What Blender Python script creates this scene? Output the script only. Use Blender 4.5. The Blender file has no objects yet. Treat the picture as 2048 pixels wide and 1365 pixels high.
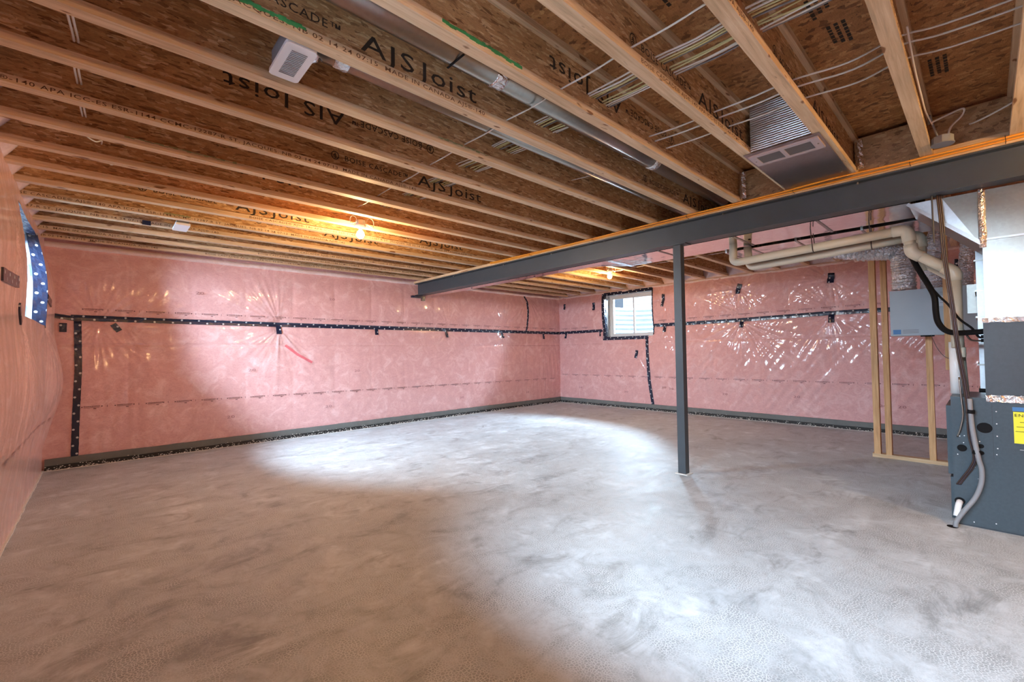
import bpy, math, random
import numpy as np
from mathutils import Vector, Matrix
rnd = random.Random(7)
SC = bpy.context.scene
COL = SC.collection

# ------------------------------------------------------------------ camera
YAW, PITCH, ROLL, FPX, CZ = 0.7509513, 0.0244262, -0.0149221, 883.547, 1.21622
def make_camera():
    cy, sy = math.cos(YAW), math.sin(YAW)
    F = Vector((sy*math.cos(PITCH), cy*math.cos(PITCH), math.sin(PITCH)))
    R = Vector((cy, -sy, 0)); U = R.cross(F)
    R2 = math.cos(ROLL)*R + math.sin(ROLL)*U
    U2 = -math.sin(ROLL)*R + math.cos(ROLL)*U
    cam = bpy.data.cameras.new('camera'); ob = bpy.data.objects.new('camera', cam)
    M = Matrix((R2, U2, -F)).transposed().to_4x4(); M.translation = (0, 0, CZ)
    ob.matrix_world = M
    cam.sensor_width = 36; cam.lens = FPX*36/2048; cam.clip_start = 0.02
    COL.objects.link(ob); SC.camera = ob
make_camera()

# ------------------------------------------------------------------ light
SC.view_settings.view_transform = 'Standard'
SC.view_settings.look = 'None'
SC.view_settings.gamma = 1.0
SC.view_settings.use_curve_mapping = False
SC.view_settings.exposure = 0.22
SC.cycles.use_denoising = True
SC.cycles.max_bounces = 8
SC.cycles.diffuse_bounces = 5
SC.cycles.glossy_bounces = 4
SC.cycles.sample_clamp_indirect = 6
SC.cycles.caustics_reflective = False
SC.cycles.caustics_refractive = False
W = bpy.data.worlds.new('daylight'); SC.world = W; W.use_nodes = True
W.node_tree.nodes['Background'].inputs[0].default_value = (0.80, 0.90, 1.0, 1)
W.node_tree.nodes['Background'].inputs[1].default_value = 2.6

def area(name, loc, target, sx, sy, power, col):
    l = bpy.data.lights.new(name, 'AREA'); l.shape = 'RECTANGLE'; l.size = sx; l.size_y = sy
    l.energy = power; l.color = col
    o = bpy.data.objects.new(name, l); o.location = loc
    o.rotation_euler = (Vector(target)-Vector(loc)).to_track_quat('-Z', 'Y').to_euler()
    COL.objects.link(o); return o
DAY = (0.62, 0.82, 1.0)
area('sky_light_side_window', (-1.30, 5.45, 2.62), (0.9, 5.55, 1.1), 1.3, 1.3, 1600, DAY)
area('sky_light_near_window', (-1.40, 0.75, 2.86), (2.2, 1.2, 0.2), 2.3, 1.3, 1400, DAY)
area('sky_light_far_window', (9.10, 5.0, 2.75), (6.4, 4.4, 0.8), 1.3, 1.0, 1000, DAY)
WARM = (1.0, 0.60, 0.25)
def bulb_light(name, loc, power):
    l = bpy.data.lights.new(name, 'POINT'); l.energy = power; l.color = WARM; l.shadow_soft_size = 0.03
    o = bpy.data.objects.new(name, l); o.location = loc; COL.objects.link(o)

# ------------------------------------------------------------------ constants
S = 0.4064; Y0 = 1.8957; H = 2.5; FW = 0.0635
YA, XB, XL, YF = 7.0, 8.1, -0.45, -3.2
def jy(k): return Y0 + k*S - FW/2       # joist centre line
def yn(k): return Y0 + k*S - FW         # its near face
ORD = ['first','second','third','fourth','fifth','sixth','seventh','eighth','ninth','tenth','eleventh','twelfth',
       'thirteenth','fourteenth','fifteenth','sixteenth','seventeenth','eighteenth','nineteenth','twentieth']

# ------------------------------------------------------------------ materials
def newmat(name):
    m = bpy.data.materials.new(name); m.use_nodes = True
    nt = m.node_tree; b = nt.nodes['Principled BSDF']
    return m, nt, b
def N(nt, t, **kw):
    n = nt.nodes.new(t)
    for k, v in kw.items():
        if k.startswith('i_'):
            key = k[2:]; key = int(key) if key.isdigit() else key.replace('_', ' ')
            n.inputs[key].default_value = v
        else: setattr(n, k, v)
    return n
def L(nt, a, b): nt.links.new(a, b)
def ramp(nt, stops, fac=None, interp='LINEAR'):
    r = nt.nodes.new('ShaderNodeValToRGB'); r.color_ramp.interpolation = interp
    e = r.color_ramp.elements
    while len(e) < len(stops): e.new(0.5)
    for el, (p, c) in zip(e, stops):
        el.position = p; el.color = (*c, 1) if len(c) == 3 else c
    if fac is not None: L(nt, fac, r.inputs[0])
    return r
def coords(nt, scale=(1,1,1), rot=(0,0,0), loc=(0,0,0), out='Object'):
    tc = nt.nodes.new('ShaderNodeTexCoord'); mp = nt.nodes.new('ShaderNodeMapping')
    L(nt, tc.outputs[out], mp.inputs[0])
    mp.inputs['Scale'].default_value = scale; mp.inputs['Rotation'].default_value = rot; mp.inputs['Location'].default_value = loc
    return mp.outputs[0]
def world_coords(nt, scale=(1,1,1), rot=(0,0,0)):
    g = nt.nodes.new('ShaderNodeNewGeometry'); mp = nt.nodes.new('ShaderNodeMapping')
    L(nt, g.outputs['Position'], mp.inputs[0])
    mp.inputs['Scale'].default_value = scale; mp.inputs['Rotation'].default_value = rot
    return mp.outputs[0]
def noise(nt, vec, scale, detail=3, rough=0.55, dist=0.0):
    n = N(nt, 'ShaderNodeTexNoise'); L(nt, vec, n.inputs['Vector'])
    n.inputs['Scale'].default_value = scale; n.inputs['Detail'].default_value = detail
    n.inputs['Roughness'].default_value = rough; n.inputs['Distortion'].default_value = dist
    return n.outputs[0]
def mix(nt, fac, a, b, mode='MIX'):
    m = N(nt, 'ShaderNodeMix', data_type='RGBA', blend_type=mode)
    for s, v in ((m.inputs[0], fac), (m.inputs[6], a), (m.inputs[7], b)):
        if hasattr(v, 'is_linked') or hasattr(v, 'links'): L(nt, v, s)
        elif isinstance(v, tuple): s.default_value = (*v, 1) if len(v) == 3 else v
        else: s.default_value = v
    return m.outputs[2]
def bump(nt, b, height, strength, dist, sock='Normal'):
    n = N(nt, 'ShaderNodeBump'); n.inputs['Strength'].default_value = strength; n.inputs['Distance'].default_value = dist
    L(nt, height, n.inputs['Height']); L(nt, n.outputs[0], b.inputs[sock]); return n
def plain(name, col, rough=0.5, metal=0.0, spec=0.5, coat=0.0, var=0.12, vs=12.0, bmp=0.0):
    m, nt, b = newmat(name)
    v = coords(nt)
    f = noise(nt, v, vs, 4)
    c = mix(nt, f, tuple(x*(1-var) for x in col), tuple(min(1, x*(1+var)) for x in col))
    L(nt, c, b.inputs['Base Color'])
    b.inputs['Roughness'].default_value = rough; b.inputs['Metallic'].default_value = metal
    b.inputs['Specular IOR Level'].default_value = spec
    b.inputs['Coat Weight'].default_value = coat
    if bmp: bump(nt, b, noise(nt, v, vs*6, 3), bmp, 0.003)
    return m

def mat_osb(name, dark, mid, light, stretch=(1.0, 1.0, 1.0)):
    m, nt, b = newmat(name)
    c = None
    for i, r in enumerate([(0.2, 0.45, 0.35), (0.5, -0.6, 0.9), (-0.3, 1.0, -0.6)]):
        wob = N(nt, 'ShaderNodeTexNoise'); L(nt, world_coords(nt), wob.inputs['Vector']); wob.inputs['Scale'].default_value = 14
        v = world_coords(nt, tuple(a*b_ for a, b_ in zip((13, 62, 62), stretch)), r)
        ad = N(nt, 'ShaderNodeVectorMath', operation='MULTIPLY_ADD'); ad.inputs[1].default_value = (1.1, 1.1, 1.1)
        L(nt, wob.outputs[1], ad.inputs[0]); L(nt, v, ad.inputs[2])
        vo = N(nt, 'ShaderNodeTexVoronoi', feature='F1'); L(nt, ad.outputs[0], vo.inputs['Vector']); vo.inputs['Scale'].default_value = 1.0+0.3*i
        sp = N(nt, 'ShaderNodeSeparateColor'); L(nt, vo.outputs['Color'], sp.inputs[0])
        rr = ramp(nt, [(0, dark), (0.22, mid), (0.72, tuple(x*1.12 for x in mid)), (1, light)], sp.outputs[0])
        if c is None: c = rr.outputs[0]; first = sp
        else:
            th = N(nt, 'ShaderNodeMath', operation='GREATER_THAN', i_1=0.45); L(nt, sp.outputs[2], th.inputs[0])
            c = mix(nt, th.outputs[0], c, rr.outputs[0])
    fr = ramp(nt, [(0.3, (0.74, 0.70, 0.66)), (0.62, (1.10, 1.08, 1.05))], noise(nt, world_coords(nt, (30, 110, 110), (0.3, 0.2, 0.5)), 2.0, 5, 0.7))
    c = mix(nt, 1.0, c, fr.outputs[0], 'MULTIPLY')
    br = ramp(nt, [(0.3, (0.84, 0.80, 0.76)), (0.7, (1.10, 1.10, 1.12))], noise(nt, world_coords(nt), 2.5, 3))
    c = mix(nt, 1.0, c, br.outputs[0], 'MULTIPLY')
    sr = ramp(nt, [(0.27, (0.32, 0.26, 0.22)), (0.33, (1, 1, 1))], noise(nt, world_coords(nt, (22, 60, 60), (0, 0.5, 0.2)), 1.6, 2, 0.5))
    c = mix(nt, 1.0, c, sr.outputs[0], 'MULTIPLY')
    L(nt, c, b.inputs['Base Color']); b.inputs['Roughness'].default_value = 0.6
    bump(nt, b, first.outputs[1], 0.2, 0.003)
    return m
def mat_lumber(name, a, b2, k=(3, 60, 60)):
    m, nt, b = newmat(name)
    v = world_coords(nt, k)
    f = noise(nt, v, 1.0, 5, 0.6, 0.6)
    r = ramp(nt, [(0.28, tuple(x*0.72 for x in a)), (0.45, a), (0.7, b2)], f)
    kn = noise(nt, world_coords(nt, tuple(x*q for x, q in zip(k, (2.6, .45, .45)))), 1.0, 1)
    kr = ramp(nt, [(0.235, (0.35, 0.22, 0.14)), (0.29, (1, 1, 1))], kn)
    big = ramp(nt, [(0.3, (0.86, 0.84, 0.80)), (0.7, (1.08, 1.08, 1.08))], noise(nt, world_coords(nt, (1.2, 1.2, 1.2)), 1.5, 2))
    c = mix(nt, 1.0, r.outputs[0], kr.outputs[0], 'MULTIPLY')
    c = mix(nt, 1.0, c, big.outputs[0], 'MULTIPLY')
    L(nt, c, b.inputs['Base Color']); b.inputs['Roughness'].default_value = 0.6
    bump(nt, b, f, 0.15, 0.002)
    return m
def mat_pink(name, a=(0.71, 0.405, 0.400), b2=(0.82, 0.56, 0.565), coat=0.9, white=0.0, cb=0.35):
    m, nt, b = newmat(name)
    g = world_coords(nt)
    f1 = noise(nt, g, 5.0, 6, 0.65, 1.2)
    f2 = noise(nt, world_coords(nt, (20, 20, 34), (0.3, 0.4, 0.2)), 1.0, 5, 0.7, 2.0)
    r = ramp(nt, [(0.28, tuple(x*0.93 for x in a)), (0.5, a), (0.72, b2)], f1)
    r2 = ramp(nt, [(0.33, (0.90, 0.85, 0.85)), (0.5, (1, 1, 1)), (0.72, (1.07, 1.09, 1.10))], f2)
    c = mix(nt, 1.0, r.outputs[0], r2.outputs[0], 'MULTIPLY')
    if white: c = mix(nt, white, c, (0.86, 0.80, 0.80))
    L(nt, c, b.inputs['Base Color'])
    b.inputs['Roughness'].default_value = 0.75; b.inputs['Specular IOR Level'].default_value = 0.2
    b.inputs['Coat Weight'].default_value = coat; b.inputs['Coat Roughness'].default_value = 0.09; b.inputs['Coat IOR'].default_value = 1.5
    w = noise(nt, world_coords(nt, (7, 7, 2.4), (0.15, 0.1, 0)), 1.0, 2, 0.45, 0.5)
    w2 = noise(nt, world_coords(nt, (30, 30, 16)), 1.0, 2, 0.5, 0.5)
    ad = N(nt, 'ShaderNodeMath', operation='MULTIPLY_ADD', i_1=0.18); L(nt, w2, ad.inputs[0]); L(nt, w, ad.inputs[2])
    bump(nt, b, ad.outputs[0], cb, 0.012, 'Coat Normal')
    bump(nt, b, f2, 0.3, 0.006)
    return m
def mat_concrete():
    m, nt, b = newmat('trowelled_concrete')
    g = world_coords(nt)
    big = noise(nt, world_coords(nt, (1, 1, 1)), 1.3, 5, 0.6, 0.7)
    st = noise(nt, world_coords(nt, (1.6, 2.9, 1), (0, 0, 0.45)), 1.5, 8, 0.72, 0.9)
    st2 = noise(nt, world_coords(nt, (3.2, 2.2, 1), (0, 0, -0.5)), 2.6, 8, 0.74, 0.5)
    r = ramp(nt, [(0.30, (0.40, 0.43, 0.455)), (0.50, (0.50, 0.535, 0.565)), (0.70, (0.60, 0.64, 0.67))], big)
    r2 = ramp(nt, [(0.36, (0.58, 0.57, 0.56)), (0.50, (1, 1, 1)), (0.66, (1.2, 1.2, 1.2))], st)
    r3 = ramp(nt, [(0.32, (0.74, 0.73, 0.72)), (0.52, (1, 1, 1)), (0.72, (1.12, 1.12, 1.12))], st2)
    c = mix(nt, 1.0, r.outputs[0], r2.outputs[0], 'MULTIPLY'); c = mix(nt, 1.0, c, r3.outputs[0], 'MULTIPLY')
    # craze cracking: pale dust in a fine network over darker patches
    wv = N(nt, 'ShaderNodeVectorMath', operation='ADD')
    nn = N(nt, 'ShaderNodeTexNoise'); L(nt, g, nn.inputs['Vector']); nn.inputs['Scale'].default_value = 28
    sc = N(nt, 'ShaderNodeVectorMath', operation='SCALE'); sc.inputs['Scale'].default_value = 0.018
    L(nt, nn.outputs[1], sc.inputs[0]); L(nt, g, wv.inputs[0]); L(nt, sc.outputs[0], wv.inputs[1])
    vo = N(nt, 'ShaderNodeTexVoronoi', feature='DISTANCE_TO_EDGE', voronoi_dimensions='2D'); L(nt, wv.outputs[0], vo.inputs['Vector']); vo.inputs['Scale'].default_value = 78
    line = ramp(nt, [(0.05, (1, 1, 1)), (0.17, (0, 0, 0))], vo.outputs['Distance'])
    patch = ramp(nt, [(0.40, (0, 0, 0)), (0.58, (1, 1, 1))], noise(nt, g, 3.4, 5, 0.7, 0.3))
    pf = N(nt, 'ShaderNodeMath', operation='MULTIPLY'); L(nt, line.outputs[0], pf.inputs[0]); L(nt, patch.outputs[0], pf.inputs[1])
    pd = N(nt, 'ShaderNodeMath', operation='MULTIPLY', i_1=0.62); L(nt, patch.outputs[0], pd.inputs[0])
    c = mix(nt, pd.outputs[0], c, (0.29, 0.31, 0.325))
    pl = N(nt, 'ShaderNodeMath', operation='MULTIPLY', i_1=0.85); L(nt, pf.outputs[0], pl.inputs[0])
    c = mix(nt, pl.outputs[0], c, (0.66, 0.69, 0.71))
    L(nt, c, b.inputs['Base Color'])
    rr = ramp(nt, [(0.3, (0.42, 0.42, 0.42)), (0.7, (0.62, 0.62, 0.62))], st)
    L(nt, rr.outputs[0], b.inputs['Roughness'])
    b.inputs['Specular IOR Level'].default_value = 0.4
    bump(nt, b, st, 0.12, 0.01)
    return m
def mat_foil(name, scale=26, strength=0.8, rough=0.16, col=(0.80, 0.80, 0.82), dist=0.02):
    m, nt, b = newmat(name)
    v = coords(nt)
    f = noise(nt, v, scale, 3, 0.6, 1.2)
    b.inputs['Base Color'].default_value = (*col, 1)
    b.inputs['Metallic'].default_value = 1; b.inputs['Roughness'].default_value = rough
    bump(nt, b, f, strength, dist); return m
def mat_galv(name, rough=0.22, col=(0.70, 0.72, 0.74), b_=0.08):
    m, nt, b = newmat(name)
    v = coords(nt)
    vo = N(nt, 'ShaderNodeTexVoronoi'); L(nt, v, vo.inputs['Vector']); vo.inputs['Scale'].default_value = 60
    sc = N(nt, 'ShaderNodeSeparateColor'); L(nt, vo.outputs['Color'], sc.inputs[0])
    c = mix(nt, sc.outputs[0], tuple(x*0.96 for x in col), tuple(min(1, x*1.04) for x in col))
    L(nt, c, b.inputs['Base Color']); b.inputs['Metallic'].default_value = 1
    b.inputs['Roughness'].default_value = rough
    bump(nt, b, noise(nt, v, 5, 2), b_, 0.03); return m
def mat_ribbed_foil():
    m, nt, b = newmat('ribbed_foil')
    v = coords(nt)
    w = N(nt, 'ShaderNodeTexWave', wave_type='BANDS', bands_direction='Z'); L(nt, v, w.inputs['Vector']); w.inputs['Scale'].default_value = 22
    w.inputs['Distortion'].default_value = 1.0
    b.inputs['Base Color'].default_value = (0.75, 0.78, 0.80, 1); b.inputs['Metallic'].default_value = 1; b.inputs['Roughness'].default_value = 0.3
    bump(nt, b, w.outputs[1], 0.4, 0.006); return m
def mat_tape():
    # navy tape with rows of small white round marks, laid out along its UV
    m, nt, b = newmat('navy_sheathing_tape')
    uv = N(nt, 'ShaderNodeUVMap'); sp = N(nt, 'ShaderNodeSeparateXYZ'); L(nt, uv.outputs[0], sp.inputs[0])
    def math_(op, a, c=None, d=None):
        n = N(nt, 'ShaderNodeMath', operation=op)
        for i, v in enumerate((a, c, d)):
            if v is None: continue
            if hasattr(v, 'links'): L(nt, v, n.inputs[i])
            else: n.inputs[i].default_value = v
        return n.outputs[0]
    res = None
    for off, vc in ((0.0, 0.017), (0.09, -0.017)):
        u = math_('ADD', sp.outputs[0], off + 50.0)
        u = math_('MODULO', u, 0.18); u = math_('SUBTRACT', u, 0.09)
        v = math_('SUBTRACT', sp.outputs[1], vc)
        d = math_('SQRT', math_('ADD', math_('MULTIPLY', u, u), math_('MULTIPLY', v, v)))
        ring = math_('LESS_THAN', d, 0.0108)
        inner = math_('LESS_THAN', math_('ABSOLUTE', math_('SUBTRACT', d, 0.0065)), 0.0012)
        ring = math_('SUBTRACT', ring, math_('MULTIPLY', inner, 0.6))
        res = ring if res is None else math_('MAXIMUM', res, ring)
    c = mix(nt, res, (0.012, 0.018, 0.045), (0.62, 0.64, 0.68))
    L(nt, c, b.inputs['Base Color']); b.inputs['Roughness'].default_value = 0.22
    b.inputs['Specular IOR Level'].default_value = 0.6
    bump(nt, b, noise(nt, coords(nt), 30, 2), 0.3, 0.008); return m

M = {}
M['osb_web'] = mat_osb('osb_web', (0.24, 0.115, 0.045), (0.50, 0.295, 0.135), (0.76, 0.57, 0.34))
M['osb_floor'] = mat_osb('osb_subfloor', (0.17, 0.068, 0.022), (0.38, 0.175, 0.062), (0.58, 0.33, 0.14), (2.2, 0.30, 1))
M['osb_block'] = mat_osb('osb_blocking', (0.20, 0.10, 0.045), (0.42, 0.24, 0.11), (0.60, 0.40, 0.22), (3.2, 0.3, 0.7))
M['flange'] = mat_lumber('joist_flange_lumber', (0.66, 0.475, 0.295), (0.80, 0.63, 0.44))
M['stud'] = mat_lumber('stud_lumber', (0.62, 0.34, 0.15), (0.76, 0.48, 0.25), (60, 60, 3))
M['plate'] = mat_lumber('plate_lumber', (0.62, 0.42, 0.24), (0.74, 0.55, 0.36), (60, 3, 60))
M['pink'] = mat_pink('insulation_under_poly')
M['pillow'] = mat_pink('insulation_pillow', (0.70, 0.46, 0.46), (0.86, 0.70, 0.72), 0.8, 0.35)
M['pink_left'] = mat_pink('insulation_under_loose_poly', (0.70, 0.42, 0.37), (0.80, 0.54, 0.50), 0.7, 0.0, 0.12)
M['concrete'] = mat_concrete()
M['steel'] = plain('grey_primed_steel', (0.046, 0.056, 0.066), 0.42, 0.0, 0.5, var=0.18, vs=7, bmp=0.1)
M['galv'] = mat_galv('galvanised_sheet', 0.30, (0.36, 0.345, 0.315))
M['galv_dull'] = mat_galv('dull_galvanised', 0.38, (0.56, 0.58, 0.61))
M['duct_mirror'] = mat_galv('bright_trunk_sheet', 0.10, (0.80, 0.78, 0.77), 0.12)
M['foil'] = mat_foil('crinkled_foil')
M['flex'] = mat_foil('flex_duct_foil', 30, 1.0, 0.26, (0.86, 0.88, 0.92), 0.03)
M['flex'].node_tree.nodes['Principled BSDF'].inputs['Metallic'].default_value = 0.8
M['ribfoil'] = mat_ribbed_foil()
M['tape'] = mat_tape()
M['pvc'] = plain('cream_pipe_plastic', (0.66, 0.62, 0.50), 0.3, var=0.05)
M['white_pvc'] = plain('white_pipe_plastic', (0.82, 0.84, 0.86), 0.35, var=0.03)
M['white'] = plain('white_plastic', (0.80, 0.82, 0.86), 0.4, var=0.03)
M['slot'] = plain('shadow_grey_plastic', (0.20, 0.21, 0.24), 0.6, var=0.05)
M['black'] = plain('black_rubber', (0.006, 0.006, 0.007), 0.7, 0.0, 0.15, var=0.2)
M['black_tar'] = plain('black_mastic', (0.012, 0.012, 0.012), 0.6, var=0.5, vs=40, bmp=0.6)
M['gasket'] = plain('grey_foam_strip', (0.14, 0.15, 0.145), 0.65, var=0.25, vs=10)
M['dust'] = plain('white_concrete_dust', (0.72, 0.70, 0.66), 0.9, var=0.2, vs=60)
M['furnace'] = plain('slate_enamel_steel', (0.052, 0.074, 0.092), 0.34, 0.2, 0.5, var=0.22, vs=60)
M['coilbox'] = plain('charcoal_enamel', (0.040, 0.050, 0.062), 0.45, 0.1, var=0.2, vs=50)
M['hrv'] = plain('pale_grey_enamel', (0.36, 0.39, 0.43), 0.4, var=0.04)
M['cable_white'] = plain('white_cable_jacket', (0.74, 0.72, 0.68), 0.5, var=0.05)
M['cable_yellow'] = plain('pale_yellow_cable_jacket', (0.62, 0.58, 0.30), 0.5, var=0.05)
M['cable_grey'] = plain('grey_cable_jacket', (0.24, 0.25, 0.27), 0.5, var=0.1)
M['wire_brown'] = plain('brown_wire', (0.045, 0.026, 0.022), 0.4, var=0.2)
M['wire_purple'] = plain('mauve_wire', (0.06, 0.042, 0.055), 0.4, var=0.2)
M['gas'] = plain('yellow_gas_tube', (0.70, 0.27, 0.012), 0.45, var=0.06)
M['ink'] = plain('black_ink', (0.030, 0.020, 0.014), 0.8, var=0.3, vs=50)
M['ink_brown'] = plain('brown_print_ink', (0.12, 0.055, 0.025), 0.8, var=0.3, vs=50)
M['ink_grey'] = plain('grey_print_ink', (0.16, 0.07, 0.075), 0.6, var=0.3, vs=50)
M['faint_ink'] = plain('faint_rose_ink', (0.36, 0.17, 0.17), 0.6, var=0.2, vs=50)
M['green'] = plain('green_paint', (0.05, 0.30, 0.09), 0.7, var=0.4, vs=40)
M['moss'] = plain('faded_green_paint', (0.30, 0.30, 0.14), 0.7, var=0.4, vs=40)
M['rose_register'] = plain('rose_grey_enamel', (0.52, 0.44, 0.46), 0.4, var=0.05)
M['mesh_grey'] = plain('grey_grille_mesh', (0.14, 0.13, 0.13), 0.6, var=0.2, vs=200)
M['sheet_under'] = mat_galv('grey_panning_sheet', 0.30, (0.42, 0.38, 0.39), 0.05)
M['yellow'] = plain('yellow_sticker', (0.80, 0.76, 0.03), 0.5, var=0.02)
M['blue'] = plain('blue_sticker', (0.05, 0.18, 0.42), 0.5, var=0.05)
M['paper'] = plain('pale_paper_label', (0.60, 0.63, 0.68), 0.5, var=0.05)
M['frame'] = plain('white_vinyl_frame', (0.78, 0.80, 0.80), 0.35, var=0.02)
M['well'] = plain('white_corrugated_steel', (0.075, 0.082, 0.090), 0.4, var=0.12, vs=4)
M['well_pale'] = plain('pale_corrugated_steel', (0.62, 0.64, 0.67), 0.5, var=0.1, vs=4)
M['siding'] = plain('pale_siding', (0.66, 0.69, 0.73), 0.6, var=0.05)
M['dark_glass'] = plain('dark_window_glass', (0.10, 0.13, 0.17), 0.1, var=0.1)
M['gravel'] = plain('grey_gravel', (0.60, 0.60, 0.59), 0.9, var=0.5, vs=30)
M['socket'] = plain('ivory_porcelain', (0.78, 0.74, 0.66), 0.35, var=0.02)
M['red_mark'] = plain('red_tuck_tape', (0.66, 0.16, 0.19), 0.3, var=0.2, vs=20)
def mat_emit(name, col, s):
    m, nt, b = newmat(name); b.inputs['Base Color'].default_value = (1, 1, 1, 1)
    b.inputs['Emission Color'].default_value = (*col, 1); b.inputs['Emission Strength'].default_value = s; return m
M['glow'] = mat_emit('glowing_bulb', (1.0, 0.76, 0.42), 22)
def mat_glass():
    m, nt, b = newmat('window_glass')
    out = nt.nodes['Material Output']
    tr = N(nt, 'ShaderNodeBsdfTransparent'); gl = N(nt, 'ShaderNodeBsdfGlossy'); gl.inputs['Roughness'].default_value = 0.02
    fr = N(nt, 'ShaderNodeFresnel', i_IOR=1.45); mx = N(nt, 'ShaderNodeMixShader')
    L(nt, fr.outputs[0], mx.inputs[0]); L(nt, tr.outputs[0], mx.inputs[1]); L(nt, gl.outputs[0], mx.inputs[2]); L(nt, mx.outputs[0], out.inputs[0])
    return m
M['glass'] = mat_glass()
def mat_poly_tape_glare():
    m, nt, b = newmat('poly_over_tape_painted_glare')
    f = noise(nt, coords(nt, (6, 6, 1.2)), 3, 3)
    r = ramp(nt, [(0.36, (0.14, 0.22, 0.34)), (0.55, (0.66, 0.74, 0.82))], f)  # pale streaks paint the daylight glare on the poly into its colour
    L(nt, r.outputs[0], b.inputs['Base Color']); b.inputs['Roughness'].default_value = 0.15; b.inputs['Coat Weight'].default_value = 1
    bump(nt, b, f, 0.5, 0.01); return m
M['polytape_glare'] = mat_poly_tape_glare()

# ------------------------------------------------------------------ mesh helpers
class MB:
    def __init__(s): s.v = []; s.f = []; s.uv = []
    def add(s, vs, fs, uv=None):
        n = len(s.v); s.v += [tuple(p) for p in vs]; s.f += [tuple(i+n for i in f) for f in fs]
        if uv is not None: s.uv += list(uv)
        return s
    def box(s, x0, x1, y0, y1, z0, z1):
        vs = [(x, y, z) for x in (x0, x1) for y in (y0, y1) for z in (z0, z1)]
        return s.add(vs, [(0,1,3,2), (4,6,7,5), (0,4,5,1), (2,3,7,6), (0,2,6,4), (1,5,7,3)])
    def hexa(s, pts):   # 8 points: bottom 4 loop, top 4 loop
        return s.add(pts, [(3,2,1,0), (4,5,6,7), (0,1,5,4), (1,2,6,5), (2,3,7,6), (3,0,4,7)])
    def tube(s, pts, r, seg=8, caps=True):
        pts = [Vector(p) for p in pts]; n = len(pts)
        rs = r if isinstance(r, (list, tuple)) else [r]*n
        t0 = (pts[1]-pts[0]).normalized()
        up = Vector((0, 0, 1)) if abs(t0.z) < 0.9 else Vector((1, 0, 0))
        nrm = t0.cross(up).normalized(); vs = []
        for i, p in enumerate(pts):
            t = (pts[min(i+1, n-1)]-pts[max(i-1, 0)]).normalized()
            nrm = (nrm - t*nrm.dot(t)).normalized(); bn = t.cross(nrm)
            for j in range(seg):
                a = 2*math.pi*j/seg
                vs.append(p + rs[i]*(math.cos(a)*nrm + math.sin(a)*bn))
        fs = [(i*seg+j, i*seg+(j+1) % seg, (i+1)*seg+(j+1) % seg, (i+1)*seg+j) for i in range(n-1) for j in range(seg)]
        if caps: fs += [tuple(range(seg))[::-1], tuple((n-1)*seg+j for j in range(seg))]
        return s.add(vs, fs)
    def cyl(s, c, ax, r, h, seg=20, r2=None):
        c = Vector(c); ax = Vector(ax).normalized()
        return s.tube([c, c+ax*h], [r, r if r2 is None else r2], seg)
    def lathe(s, c, prof, seg=20):   # about +z
        vs = []; n = len(prof)
        for (r, z) in prof:
            for j in range(seg):
                a = 2*math.pi*j/seg; vs.append((c[0]+r*math.cos(a), c[1]+r*math.sin(a), c[2]+z))
        fs = [(i*seg+j, i*seg+(j+1) % seg, (i+1)*seg+(j+1) % seg, (i+1)*seg+j) for i in range(n-1) for j in range(seg)]
        fs += [tuple(range(seg))[::-1], tuple((n-1)*seg+j for j in range(seg))]
        return s.add(vs, fs)
    def mesh(s, name, mat, off=(0, 0, 0), smooth=False):
        me = bpy.data.meshes.new(name)
        me.from_pydata([(p[0]-off[0], p[1]-off[1], p[2]-off[2]) for p in s.v], [], s.f)
        if s.uv:
            l = me.uv_layers.new(name='UVMap')
            vi = np.zeros(len(me.loops), dtype=np.int32); me.loops.foreach_get('vertex_index', vi)
            l.data.foreach_set('uv', np.array(s.uv, dtype=np.float32)[vi].ravel())
        if mat: me.materials.append(mat)
        if smooth: me.polygons.foreach_set('use_smooth', [True]*len(me.polygons))
        me.update(); return me
def rounded(pts, r=0.03, n=5):
    """polyline with its corners rounded"""
    P = [Vector(p) for p in pts]; out = [P[0]]
    for i in range(1, len(P)-1):
        a, b, c = P[i-1], P[i], P[i+1]
        d1 = (a-b); d2 = (c-b); rr = min(r, d1.length*0.45, d2.length*0.45)
        p1 = b+d1.normalized()*rr; p2 = b+d2.normalized()*rr
        for j in range(n+1):
            t = j/n; out.append((1-t)**2*p1 + 2*t*(1-t)*b + t*t*p2)
    out.append(P[-1]); return out
def spline(pts, n=8):
    P = [Vector(p) for p in pts]; P = [P[0]*2-P[1]] + P + [P[-1]*2-P[-2]]; out = []
    for i in range(1, len(P)-2):
        for j in range(n):
            t = j/n; a, b, c, d = P[i-1:i+3]
            out.append(0.5*((2*b)+(-a+c)*t+(2*a-5*b+4*c-d)*t*t+(-a+3*b-3*c+d)*t**3))
    out.append(P[-2]); return out
def link(name, data, parent=None, loc=(0, 0, 0), **props):
    o = bpy.data.objects.new(name, data); COL.objects.link(o); o.location = loc
    if parent is not None: o.parent = parent
    for k, v in props.items(): o[k] = v
    return o
def thing(name, label, cat, loc=(0, 0, 0), group=None):
    o = link(name, None, None, loc, label=label, category=cat); o.empty_display_size = 0.05
    if group: o['group'] = group
    return o
def origin(o):
    p = Vector((0, 0, 0))
    while o is not None: p += o.location; o = o.parent
    return p
def part(name, mb, mat, parent, smooth=False, label=None, **pr):
    off = origin(parent)
    o = link(name, mb.mesh(name, mat, off, smooth), parent, **pr)
    if label: o['label'] = label
    return o
def solo(name, mb, mat, label, cat, group=None, loc=None, smooth=False):
    c = Vector(loc) if loc is not None else Vector(mb.v[0])
    o = link(name, mb.mesh(name, mat, c, smooth), None, c, label=label, category=cat)
    if group: o['group'] = group
    return o
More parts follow.
